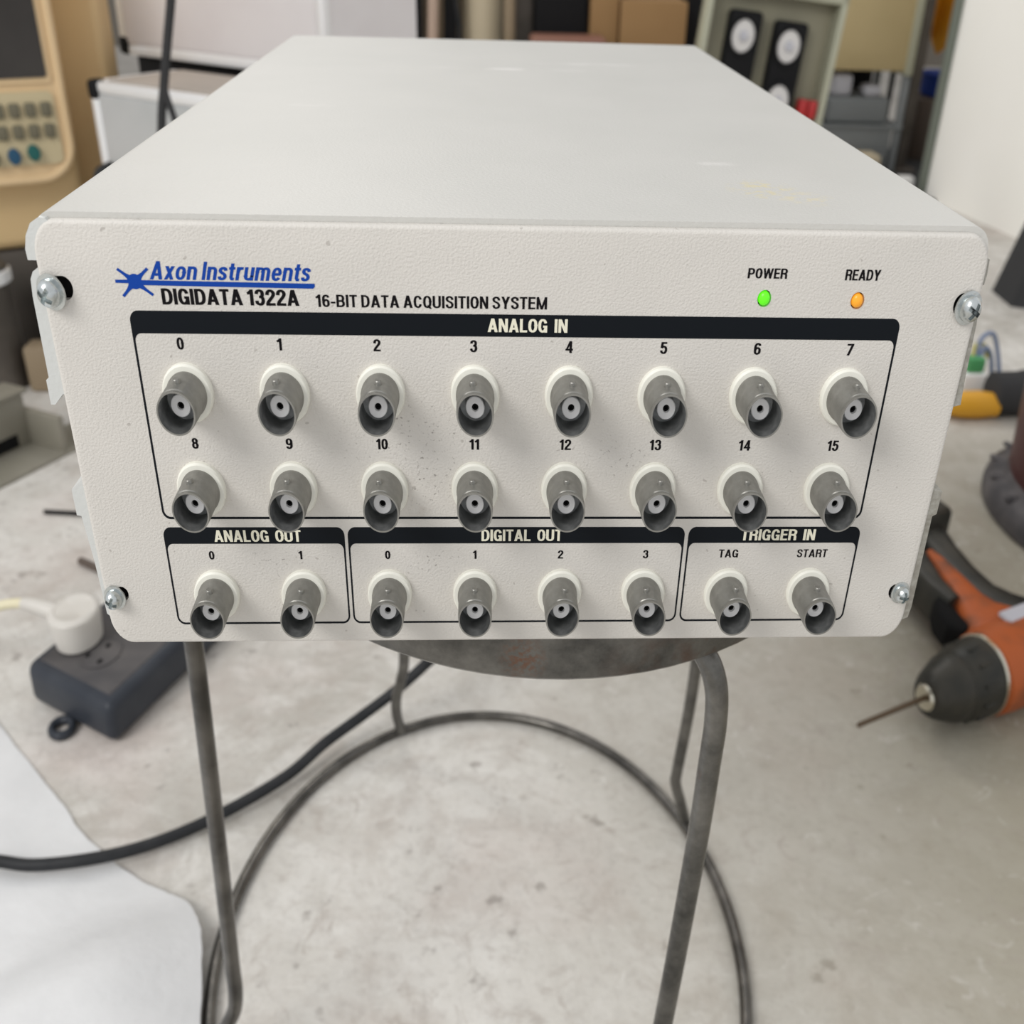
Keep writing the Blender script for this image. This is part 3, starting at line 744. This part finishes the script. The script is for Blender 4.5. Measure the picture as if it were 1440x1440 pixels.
# ------------------------------------------------------------------ extension block with plug
def strip():
    root = thing('power_strip', 'black two-row extension socket block on the floor, left of the stool', 'extension socket', (-309, 424, FZ))
    ang = 63.0   # long direction, in unstretched ground coordinates
    def tf(b): return b.rotz(ang).stretch().move(-306, 416, FZ)
    L, W, H = 215.0, 99.0, 31.5
    body = box2(0, L, 0, W, 1, H, 8, 4)
    body.v = [Vector((p.x + (0 if p.x > L / 2 else (H - p.z) * -0.05), p.y, p.z)) for p in body.v]
    link_mesh('body', tf(body), 'strip_black', root)
    link_mesh('socket_plate', tf(box2(9, L - 9, 9, W - 9, H - 1, H + 0.6, 0.5, 1)), 'strip_top', root)
    # sockets: faceplate ring with three holes
    for s in (36, 90, 144, 190):
        if True:
            ps_ = lathe([(17, H + 0.6), (17, H + 1.6), (15.5, H + 1.6), (15.2, H + 0.9), (0.001, H + 0.9)], 'Z', 28).move(s, W * 0.5, 0)
            o = link_mesh('socket', tf(ps_), 'strip_top', root)
            for hx, hy in ((-7, -7), (-7, 7), (8, 0)):
                hb = tf(box((s + hx, W * 0.5 + hy, H + 1.0), (4.4, 3.4, 0.7), 0.3, 1))
                link_mesh('socket_hole', hb, 'hole', o)
    ear = ring_like = tube([(-9 + 7.5 * math.cos(a), 52 + 8.5 * math.sin(a), 3.2) for a in [2 * math.pi * k / 28 for k in range(28)]], 3.0, 10, True)
    link_mesh('mounting_ear', tf(ear), 'strip_black', root)
    # plug, resting in the nearest socket
    px, py = 38.0, 76.0
    pr = thing('plug', 'round off-white mains plug on the black extension socket', 'plug', (0, 0, 0))
    base = tf(B().add([(px, py, H + 1.7)], []))
    pr.location = base.v[0] * MM
    pl = lathe([(17.0, H + 1.7), (18.5, H + 3), (20.5, H + 22), (20.3, H + 24.5), (18.8, H + 26), (15.5, H + 26.8), (14.5, H + 26.2), (0.001, H + 26.2)], 'Z', 40).move(px, py, 0)
    link_mesh('plug_body', tf(pl), 'plug_white', pr)
    # strain relief + cord leave towards the upper left
    a0 = tf(B().add([(px, py, H + 18)], [])).v[0]
    def P(dx, dy, dz): return a0 + Vector((dx, dy, dz))
    rel = tube(catmull([P(-12, 2, 2), P(-24, 5, 6), P(-38, 8, 9), P(-46, 9, 10)], 5), [8.5, 8.3, 8.0, 7.8, 7.6, 7.4, 7.2, 7.0, 6.8, 6.6, 6.4, 6.2, 6.0, 5.8, 5.6, 5.4], 14)
    link_mesh('strain_relief', rel, 'plug_white', pr)
    crd = tube(catmull([P(-44, 9, 10), P(-60, 10, 8), P(-85, 6, 2), P(-120, 6, -14), P(-180, 50, -36), P(-270, 150, -52)], 6), 4.6, 12)
    o = link_mesh('cord', crd, 'cord_cream', pr); o['label'] = 'pale yellow cord'
strip()

# ------------------------------------------------------------------ cordless drill lying at the right
def drill():
    O = Vector((366, 422, FZ + 38.5))
    root = thing('cordless_drill', 'scuffed orange and black cordless drill lying on the floor, right', 'power drill', (O.x + 80, O.y + 60, FZ))
    def tf(b): return b.rotz(20.5).stretch().move(*O)
    def part(n, b, m, par=root): return link_mesh(n, tf(b), m, par)
    part('drill_bit', lathe([(0.001, -74), (1.7, -72), (2.0, 2)], 'X', 12), 'bit')
    ch = part('chuck', lathe([(8, 0), (13.0, 2), (16.5, 8), (21.5, 22), (22.8, 26), (22.6, 33), (24.5, 36), (26, 44), (27, 56), (27, 62), (21, 64)], 'X', 40), 'drill_black')
    part('nose_ring', lathe([(4.0, -0.5), (7.8, -1.5), (9.2, 0.6), (8.8, 2.6)], 'X', 32), 'steel_bright', ch)
    for k in range(12):
        a = 2 * math.pi * k / 12
        part('grip_rib', box((48, 26.0 * math.cos(a), 26.0 * math.sin(a)), (15, 2.2, 2.2), 0.6, 1).xf(Matrix.Identity(4)), 'drill_black', ch)
    part('clutch_ring', lathe([(26.0, 62), (27.8, 63), (27.8, 66), (27, 67)], 'X', 40), 'steel_bright')
    part('gear_housing', lathe([(27.0, 66), (29.8, 68), (31.0, 84), (31.5, 120), (30.5, 160), (29, 205), (24, 222), (10, 228)], 'X', 40).stretch(1.0, 0.92), 'orange')
    part('rear_pad', lathe([(30.2, 150), (31.6, 153), (31.0, 190), (29.6, 206), (24.6, 223.5), (10, 229)], 'X', 36).stretch(1, 0.93), 'drill_black')
    # handle: superellipse sections swept along +y (across the floor)
    def sweep(secs, seg=24):
        vs = []; fs = []
        for (cx, cy, wx, wz, cz) in secs:
            for k in range(seg):
                a = 2 * math.pi * k / seg; c_, s_ = math.cos(a), math.sin(a)
                vs.append((cx + wx * math.copysign(abs(c_) ** 0.7, c_), cy, cz + wz * math.copysign(abs(s_) ** 0.7, s_)))
        for i in range(len(secs) - 1):
            for k in range(seg):
                k2 = (k + 1) % seg; fs.append([i * seg + k, i * seg + k2, (i + 1) * seg + k2, (i + 1) * seg + k])
        fs.append(list(range(seg))); fs.append([(len(secs) - 1) * seg + k for k in range(seg)][::-1])
        return B().add(vs, fs)
    part('handle', sweep([(118, 8, 42, 20, 0), (115, 28, 37, 19, 0), (112, 42, 26, 17, 0), (114, 56, 19, 16.4, 0), (120, 80, 14, 16.6, 0), (126, 104, 10, 16, 0), (130, 120, 6, 14, 0)]), 'orange')
    part('rubber_grip', sweep([(154, 18, 26, 19.2, 0), (149, 30, 23, 18.6, 0), (142, 44, 19, 17.2, 0), (138, 60, 16, 16.2, 0), (141, 85, 16, 16, 0), (148, 115, 18, 16.2, 0), (156, 142, 22, 17, 0)]), 'drill_black')
    part('front_grip', sweep([(97, 60, 9.5, 15.8, 0.8), (99, 84, 13, 15.8, 0.8), (108, 112, 17, 16.0, 0.8), (116, 142, 24, 17, 0.5)]), 'drill_black')
    part('trigger', sweep([(84, 32, 8, 11, 1), (80, 42, 12, 12, 1), (84, 58, 12, 12, 1), (90, 70, 8, 11, 1)]), 'hole')
    part('side_badge', box((118, 14, 26.5), (36, 14, 4), 1.5, 1), 'lilac_white')
    part('battery', box2(96, 186, 142, 196, -27, 27, 6, 2), 'drill_black')
drill()

# ------------------------------------------------------------------ maroon bin on a rubber base, right edge
BC = (722, 778)
bin_ = thing('metal_bin', 'tall maroon metal bin on a dusty black rubber base, right edge', 'bin', (BC[0], BC[1], FZ))
def tfb(b): return b.stretch(K, 1).move(BC[0], BC[1], FZ)
link_mesh('rubber_base', tfb(lathe([(126, 0.5), (130, 4), (131, 16), (129, 26), (122, 34), (112, 38), (104, 52), (98, 54)], 'Z', 64)), 'soot_rubber', bin_)
for k in range(18):
    a = 2 * math.pi * k / 18
    b = box((0, 0, 0), (20, 7, 6), 2, 1).rotz(math.degrees(a)).move(119 * math.cos(a), 119 * math.sin(a), 36)
    link_mesh('base_rib', tfb(b), 'soot_rubber', bin_)
link_mesh('bin_body', tfb(lathe([(108, 45), (109, 50), (114, 160), (121, 300), (123, 330), (123, 346)], 'Z', 64)), 'maroon', bin_)
bag = lathe([(123, 232), (128, 246), (126, 270), (131, 296), (128, 330), (132, 356), (125, 372), (110, 366)], 'Z', 48)
bag.v = [Vector((p.x, p.y, p.z)) * 1.0 + Vector((p.x, p.y, 0)).normalized() * (5 * noise.noise(p * 0.03)) + Vector((0, 0, 8 * noise.noise(Vector((p.x, p.y, 0)) * 0.02))) for p in bag.v]
o = link_mesh('bin_liner', tfb(bag), 'orange_bag', bin_); o['label'] = 'crumpled orange plastic bag folded over the rim'

# ------------------------------------------------------------------ things on the floor behind the device, right
tool = thing('hand_tool', 'yellow hand tool with a black body lying near the bin', 'tool', (735, 1090, FZ))
link_mesh('yellow_grip', lathe([(8, -46), (15, -42), (19, -25), (20, 0), (17, 22), (18, 26)], 'X', 24).stretch(1.0, 1.0).move(692, 1083, FZ + 20), 'tool_yellow', tool)
link_mesh('black_body', lathe([(20, 0), (27, 4), (28, 40), (30, 46), (29, 70), (20, 78)], 'X', 28).stretch(1.1, 1.1).move(712, 1095, FZ + 33), 'dark_grey', tool)
plugc = thing('terminal_plug', 'white block connector with a green cap and loose wires, behind the yellow tool', 'connector', (712, 1160, FZ))
link_mesh('block', box2(694, 732, 1142, 1176, FZ + 1, FZ + 40, 4), 'white_obj', plugc)
link_mesh('green_cap', box2(700, 726, 1150, 1175, FZ + 39, FZ + 62, 4), 'green', plugc)
for pts, m in (([(716, 1165, FZ + 60), (722, 1175, FZ + 84), (742, 1185, FZ + 88), (758, 1190, FZ + 60), (770, 1190, FZ + 22)], 'wire_blue'),
               ([(710, 1165, FZ + 60), (714, 1172, FZ + 74), (730, 1180, FZ + 72), (742, 1184, FZ + 52)], 'wire_yellow'),
               ([(720, 1165, FZ + 60), (732, 1175, FZ + 70), (748, 1185, FZ + 52), (764, 1195, FZ + 8)], 'wire_blue')):
    link_mesh('wire', tube(catmull(pts, 6), 3.4, 8), m, plugc)
dk = B().add([(966, 1575, FZ), (1130, 1500, FZ), (1130, 1660, FZ), (970, 1670, FZ), (1002, 1590, FZ + 180), (1150, 1540, FZ + 200), (1150, 1650, FZ + 200), (1008, 1660, FZ + 180)],
             [[3, 2, 1, 0], [4, 5, 6, 7], [0, 1, 5, 4], [1, 2, 6, 5], [2, 3, 7, 6], [3, 0, 4, 7]])
solo('black_crate', dk, 'dark_grey', 'dark slanted crate on the floor in front of the white wall', 'crate')

# ------------------------------------------------------------------ khaki switch box with dials, leaning at the back
def switch_box():
    root = thing('switch_box', 'khaki metal switch box with white-faced black dials, behind the device on the right', 'electrical box', (630, 2240, FZ))
    tilt = Matrix.Translation((630, 2230, FZ)) @ Matrix.Rotation(math.radians(6.0), 4, 'Y') @ Matrix.Rotation(math.radians(-4), 4, 'X') @ Matrix.Translation((-630, -2230, -FZ))
    def part(n, b, m, par=root): return link_mesh(n, b.xf(tilt), m, par)
    x0, x1, z0, z1 = 436, 738, FZ + 4, -60
    part('back_plate', box2(x0, x1, 2250, 2262, z0, z1), 'khaki')
    for a in ((x0, x0 + 12, z0, z1), (x1 - 14, x1, z0, z1), (x0, x1, z0, z0 + 12), (x0, x1, z1 - 22, z1)):
        part('rim', box2(a[0], a[1], 2195, 2262, a[2], a[3], 3), 'khaki_edge')
    for cx, cz, h in ((528, -182, 130), (632, -190, 128), (632, -302, 96)):
        d = part('dial_unit', box2(cx - 36, cx + 36, 2206, 2250, cz - h / 2 - 14, cz + h / 2, 9), 'dark')
        part('dial_face', lathe([(0.001, -2), (23, -2), (25, 0), (25, 6)], 'Y', 32).stretch(1, 1.33).move(cx - 3, 2203, cz + 14), 'dial', d)
        part('dial_knob', lathe([(0.001, -14), (7, -13), (9, 0)], 'Y', 20).stretch(1, 1.33).move(cx - 3, 2203, cz + 14), 'lilac_white', d)
        part('dial_bezel', lathe([(25.5, 2), (26, -4), (31, -4), (33, 3)], 'Y', 32).stretch(1, 1.33).move(cx - 3, 2203, cz + 14), 'dark', d)
    for cx in (684, 706):
        part('red_terminal', box((cx + 4, 2212, -296), (20, 36, 40), 6), 'red')
switch_box()

# manila cabinet, lying things below, posts
cab = thing('storage_cabinet', 'pale manila-coloured cabinet on a grey metal stand, behind the khaki switch box', 'cabinet', (1020, 2850, FZ))
link_mesh('cabinet_body', box2(905, 1118, 2700, 2960, -276, 330, 4), 'manila', cab)
link_mesh('side_panel', box2(1112, 1134, 2694, 2965, -286, 330, 3), 'khaki_edge', cab)
for x in (893, 1118):
    for y in (2705, 2930):
        link_mesh('stand_leg', box2(x, x + 18, y, y + 20, FZ, -277, 3), 'grey_plastic', cab)
link_mesh('stand_shelf', box2(893, 1136, 2700, 2960, FZ + 120, FZ + 128), 'grey_plastic', cab)
link_mesh('stand_panel', box2(915, 1110, 2930, 2942, FZ + 20, -277, 2), 'dark', cab)
link_mesh('stand_front', box2(915, 1110, 2706, 2716, FZ + 10, FZ + 120, 2), 'grey_plastic', cab)
solo('plastic_tub', box2(925, 1095, 2715, 2900, FZ + 129, FZ + 196, 10, 3), 'grey_plastic', 'grey plastic tub on the stand shelf under the manila cabinet', 'tub')
solo('paper_bundle', box2(935, 990, 2725, 2800, FZ + 196, FZ + 252, 12, 3), 'lilac_white', 'pale crumpled bundle on the left end of the grey tub', 'bundle')
solo('paper_bundle', box2(1022, 1070, 2720, 2780, FZ + 196, FZ + 226, 12, 3), 'lilac_white', 'small pale bundle on the right end of the grey tub', 'bundle')
solo('tan_box', box2(975, 1060, 2610, 2690, FZ, FZ + 66, 6), 'bone', 'small tan box on the floor below the manila cabinet', 'box')
solo('floor_mat', box2(930, 1420, 2380, 3050, FZ, FZ + 8, 3).rotz(0), 'dark_grey', 'dark grey rubber mat on the floor beside the white wall', 'mat')
solo('white_carton', box2(1062, 1098, 2455, 2490, FZ + 9, FZ + 44, 3), 'white_obj', 'small white carton on the mat at the foot of the green trim', 'carton')
pt = thing('shelf_post', 'dark brown-grey upright post right of the manila cabinet', 'post', (1165, 2720, FZ))
link_mesh('upright', box2(1140, 1166, 2705, 2740, FZ + 9, 500, 3), 'machine_grey', pt)
link_mesh('foot', box2(1137, 1192, 2690, 2755, FZ + 9, FZ + 16, 2), 'machine_grey', pt)
# yellow work jacket hanging in the gap
def cloth():
    vs = []; n, m = 14, 18
    for i in range(n):
        for j in range(m):
            s = i / (n - 1); t = j / (m - 1)
            x = 1225 + 150 * s + 10 * math.sin(t * 5); z = 292 - (560 - 90 * abs(math.sin(s * 5))) * t
            vs.append((x, 2985 + 22 * math.sin(s * 15) * (0.4 + t), z))
    N_ = len(vs); vs += [(x, y + 8, z) for x, y, z in vs]; fs = []
    for i in range(n - 1):
        for j in range(m - 1):
            a = i * m + j; fs += [[a, a + 1, a + m + 1, a + m], [N_ + a, N_ + a + m, N_ + a + m + 1, N_ + a + 1]]
    for i in range(n - 1):
        for a in (i * m, i * m + m - 1): fs.append([a, a + m, N_ + a + m, N_ + a])
    for j in range(m - 1):
        for a in (j, (n - 1) * m + j): fs.append([a, N_ + a, N_ + a + 1, a + 1])
    return B().add(vs, fs)
rk = thing('coat_rack', 'dark rack behind the post carrying the yellow cloth', 'rack', (1330, 3080, FZ))
link_mesh('rack_bar', tube([(1200, 3030, 302), (1480, 3030, 302)], 8, 10), 'dark', rk)
for x in (1205, 1475):
    link_mesh('rack_post', tube([(x, 3030, FZ), (x, 3030, 302)], 8, 10), 'dark', rk)
solo('yellow_cloth', cloth(), 'yellow', 'amber yellow cloth hanging between the post and the white wall', 'cloth', angle=70)
solo('brown_crate', box2(1240, 1420, 2880, 3040, FZ, -368, 8), 'brown_bit', 'dull brown crate on the floor under the blue bin', 'crate')
solo('blue_bin', lathe([(50, -367), (56, -364), (62, -312), (66, -308), (60, -306)], 'Z', 32).stretch(K, 1).move(1330, 2960, 0), 'blue', 'deep blue bin on the brown crate, under the yellow cloth', 'bin')
solo('brown_sack', box2(1195, 1290, 2560, 2670, FZ + 8, FZ + 70, 22, 3), 'brown_bit', 'dark brown lump on the mat in front of the brown crate', 'sack')

# ------------------------------------------------------------------ back row, seen just above the lid
lock = thing('locker', 'tan wooden locker with a latch, behind the aluminium cases', 'locker', (-270, 2720, FZ))
link_mesh('locker_body', box2(-350, -190, 2650, 2850, FZ, 360, 4), 'tan', lock)
link_mesh('locker_door', box2(-338, -202, 2636, 2650, FZ + 30, 340, 4), 'tan', lock)
link_mesh('latch', lathe([(8, 0), (13, -4), (12, -10), (5, -14)], 'Y', 18).stretch(1, 1.3).move(-262, 2636, -160), 'zinc', lock)
solo('dark_pillar', box2(-188, -146, 2640, 2700, FZ, 330, 4), 'dark', 'narrow black pillar right of the tan locker', 'pillar')
tb = thing('board', 'tan board standing behind the pinkish pole', 'board', (-70, 2760, FZ))
link_mesh('panel', box2(-146, -45, 2720, 2745, FZ, 330, 3), 'tan', tb)
solo('pole', tube([(-128, 2600, FZ), (-100, 2600, 330)], 13, 16), 'pink_pole', 'slim pinkish pole leaning against the tan board', 'pole')
solo('dark_pillar', box2(-92, -60, 2650, 2700, FZ, 330, 3), 'dark', 'narrow black pillar right of the pinkish pole', 'pillar')
solo('plastic_drum', lathe([(48, FZ), (52, FZ + 4), (53, -90), (46, -60), (46, 120)], 'Z', 32).stretch(K, 1).move(5, 2720, 0), 'bone', 'bone-coloured plastic drum in the back row', 'drum')
solo('black_tube', tube(catmull([(-66, 2600, FZ), (-62, 2600, -300), (-52, 2600, -200), (-64, 2600, -90), (-70, 2600, 200)], 6), 5, 10), 'black_rubber', 'thin black tube in front of the bone-coloured drum', 'tube')
solo('pipe', tube([(72, 2600, FZ), (66, 2600, 330)], 14, 16), 'tan', 'pale pipe beside the bone-coloured drum', 'pipe')
solo('grey_pillar', box2(86, 130, 2660, 2720, FZ, 330, 4), 'machine_grey', 'brown-grey upright left of the black cabinet', 'pillar')
solo('black_cabinet', box2(132, 262, 2620, 2850, FZ, 360, 6), 'dark', 'black cabinet between the drum and the brown cartons', 'cabinet')
solo('red_brown_tray', box2(118, 300, 2480, 2600, -232, -196, 10, 3), 'redbrown', 'red-brown tray in front of the black cabinet', 'tray')
solo('low_stand', box2(110, 310, 2470, 2605, FZ, -232, 4), 'machine_grey', 'low dark stand under the red-brown tray', 'stand')
ct = thing('carton', 'brown cardboard carton stack behind the right end of the lid', 'carton', (380, 2720, FZ))
link_mesh('carton_front', box2(268, 338, 2610, 2800, FZ, 60, 3), 'carton', ct)
ct2 = solo('carton', box2(342, 506, 2600, 2820, FZ, -120, 3), 'carton', 'wide brown cardboard carton left of the khaki switch box', 'carton')
solo('black_screen', box2(506, 600, 2760, 2800, FZ, 330, 3), 'dark', 'black panel standing between the carton and the khaki switch box', 'panel')

# ------------------------------------------------------------------ aluminium cases, back left
def alu_case(name, x0, x1, y0, y1, z0, z1, pm, label, lean=0.0):
    root = thing(name, label, 'case', ((x0 + x1) / 2, (y0 + y1) / 2, z0), 'aluminium cases')
    t = Matrix.Translation((x0, y0, z0)) @ Matrix.Rotation(math.radians(lean), 4, 'Z') @ Matrix.Translation((-x0, -y0, -z0))
    def part(n, b, m): return link_mesh(n, b.xf(t), m, root)
    part('case_body', box2(x0 + 3, x1 - 3, y0 + 3, y1 - 3, z0 + 3, z1 - 3), pm)
    e = 15
    for z in (z0, z1 - e):
        part('edge_trim', box2(x0 + e, x1 - e, y0, y0 + e, z, z + e, 4), 'alu_trim'); part('edge_trim', box2(x0, x0 + e, y0 + e, y1 - e, z, z + e, 4), 'alu_trim')
        part('edge_trim', box2(x1 - e, x1, y0 + e, y1 - e, z, z + e, 4), 'alu_trim')
    for x in (x0, x1 - e): part('edge_trim', box2(x, x + e, y0, y0 + e, z0 + e, z1 - e, 4), 'alu_trim')
    for x in (x0 - 3, x1 - 17):
        for z in (z0 - 0, z1 - 24): part('corner_guard', box2(x, x + 20, y0 - 3, y0 + 20, z, z + 26, 7, 3), 'dark')
    n = 2
    for k in range(n):
        zz = z0 + e + (z1 - z0 - 2 * e) * (k + 0.5) / n
        part('face_panel', box2(x0 + e, x1 - e, y0 + 1, y0 + 4, zz - (z1 - z0 - 2 * e) / n * 0.49, zz + (z1 - z0 - 2 * e) / n * 0.49, 1, 1), pm)
    return part
p1 = alu_case('aluminium_case', -522, -42, 1265, 1430, FZ, -145, 'alu_panel', 'silver aluminium case with a dusty top, lower and nearer of the two', -33)
p1('dusty_top', box2(-504, -60, 1283, 1412, -150, -144), 'case_dust')
p1('handle', tube(catmull([(-500, 1263, -250), (-500, 1238, -262), (-494, 1236, -320), (-494, 1263, -335)], 6), 6, 10), 'dark_grey')
p2 = alu_case('aluminium_case', -541, -141, 1494, 1700, -139, 160, 'alu_panel_pink', 'pale aluminium case with black corners, raised behind the lower silver case', -34)
sb = box2(-530, -160, 1510, 1690, FZ, -139.5, 6)
sb.xf(Matrix.Translation((-541, 1494, 0)) @ Matrix.Rotation(math.radians(-34), 4, 'Z') @ Matrix.Translation((541, -1494, 0)))
solo('dark_support_box', sb, 'dark', 'near-black support box added under the upper pale aluminium case as its shadow gap', 'chest')  # added support, coloured near-black to give the shadow line under the case

# hanging cable in front of the cases, dividing in two
hc = tube(catmull([(-325, 1050, 160), (-336, 1050, 60), (-341, 1050, -3), (-346, 1050, -31), (-356, 1050, -74), (-366, 1050, -119), (-374, 1050, -157), (-382, 1050, -220), (-388, 1050, -320), (-392, 1050, -440), (-396, 1045, FZ + 6)], 8), 5.0, 10)
hc.join(tube(catmull([(-366, 1049, -112), (-364, 1047, -130), (-357, 1046, -162), (-345, 1040, -240), (-330, 1036, -380), (-318, 1035, FZ + 6)], 8), 3.8, 10))
solo('hanging_cable', hc, 'dark_grey', 'dark cable hanging down in front of the aluminium cases, splitting in two', 'cable')

# ------------------------------------------------------------------ beige console machine, far left
def console():
    a = math.radians(30); O = Vector((-575, 1300, 0))
    R_ = Matrix.Translation(O) @ Matrix.Rotation(a, 4, 'Z')
    root = thing('console_machine', 'yellowed beige console machine with a dark screen and grey keys, left edge', 'machine', (-640, 1400, FZ))
    def part(n, b, m, par=root): return link_mesh(n, b.xf(R_), m, par)
    # local x = along the face (0 = right edge, negative = left), y = depth, z world
    part('cabinet', box2(-420, 16, 12, 92, -372, 420, 16, 4), 'beige_dark')
    link_mesh('rear_cabinet', box2(-900, -540, 1402, 1470, -371, 420, 10, 4), 'beige_dark', root)
    fp = rrect(-400, 3, -276, 400, 44, 44, 10, (1, 1, 1, 1))
    bm_ = prism_xz(fp, -22, 14)
    part('bezel', bm_, 'beige')
    # raised lip following the bezel edge
    lip = [(x, -20, z) for x, z in rrect(-397, 0, -272, 397, 44, 44, 10)]
    part('bezel_lip', tube(lip, 6, 10, True), 'beige')
    part('keypad_plate', prism_xz(rrect(-380, -12, -252, -160, 8, 8, 4), -25.5, -21), 'keyframe')
    part('screen_frame', prism_xz(rrect(-380, -10, -150, 330, 6, 6, 4), -25, -21), 'beige')
    part('screen', prism_xz(rrect(-374, -15, -143, 320, 4, 4, 4), -27, -20), 'screen')
    for r_, zc in ((0, -182), (1, -209)):
        for c in range(9):
            x = -24 - 19.5 * c - (0 if r_ == 0 else 0)
            part('key', box((x, -28, zc), (13, 7, 18), 2.2, 2), 'key')
    for x, z, m in ((-49, -236, 'teal'), (-74, -239, 'navy_btn'), (-100, -240, 'key'), (-124, -240, 'key')):
        part('round_button', lathe([(0.001, -35), (6.5, -34.5), (8, -31), (8, -22)], 'Y', 20).stretch(1, 1.33).move(x, 0, z), m)
console()
# dark castings standing below and beside the console
cs = thing('machine_stand', 'oily dark grey stand holding the beige console', 'stand', (-640, 1380, FZ))
Rm = Matrix.Translation((-575, 1300, 0)) @ Matrix.Rotation(math.radians(30), 4, 'Z')
link_mesh('stand_body', box2(-410, -60, 60, 220, FZ, -374, 6).xf(Rm), 'dark', cs)
link_mesh('stand_front', box2(-180, -62, 20, 62, FZ, -374, 6).xf(Rm), 'machine_grey', cs)
cy = thing('steel_cylinder', 'grey-brown steel cylinder with a pale collar standing left of the device', 'cylinder', (-668, 1180, FZ))
link_mesh('barrel', lathe([(20, FZ), (24, FZ + 3), (24, -372), (20, -368)], 'Z', 28).stretch(K, 1).move(-668, 1180, 0), 'machine_grey', cy)
link_mesh('collar', lathe([(24.5, -392), (27, -390), (27, -376), (24, -374)], 'Z', 28).stretch(K, 1).move(-668, 1180, 0), 'alu_trim', cy)
solo('tan_block', box2(-634, -592, 1150, 1190, FZ, FZ + 66, 6), 'tan', 'small tan block on the floor between the steel cylinder and the device', 'block')
solo('black_crate', box2(-626, -578, 1216, 1258, FZ, FZ + 128, 6), 'dark', 'black crate on the floor behind the tan block', 'crate')

rail = thing('metal_rail', 'olive grey slotted metal rail with a yellow sticker, on the floor at left edge', 'rail', (-560, 980, FZ))
def rl(b):
    return b.xf(Matrix.Translation((-620, 872, 0)) @ Matrix.Rotation(math.radians(62), 4, 'Z'))
link_mesh('base_flange', rl(box2(-220, 210, -50, 12, FZ, FZ + 5, 1)), 'frame_olive', rail)
link_mesh('web', rl(box2(-220, 120, 8, 13, FZ, FZ + 74, 1)), 'frame_olive', rail)
link_mesh('top_flange', rl(box2(-220, 126, 4, 44, FZ + 72, FZ + 77, 1)), 'frame_olive', rail)
for x in (-130, -30, 80):
    link_mesh('slot', rl(box2(x - 34, x + 20, 6.5, 8.2, FZ + 8, FZ + 24, 0.5, 1)), 'hole', rail)
link_mesh('sticker', rl(box2(42, 58, 6.6, 8.2, FZ + 22, FZ + 64)), 'sticker', rail)
link_mesh('end_bracket', rl(box2(118, 128, -46, 44, FZ, FZ + 50, 2)), 'frame_olive', rail)

# small offcuts on the concrete, left
solo('cable_tie', tube([(-497, 806, FZ + 3), (-440, 800, FZ + 3), (-400, 798, FZ + 3)], 2.6, 8), 'dark', 'short black rod lying on the concrete left of the device', 'rod')
solo('screw_bit', tube([(-424, 700, FZ + 4), (-392, 678, FZ + 4)], 4, 8), 'brown_bit', 'short brown stub on the concrete behind the white plug', 'stub')
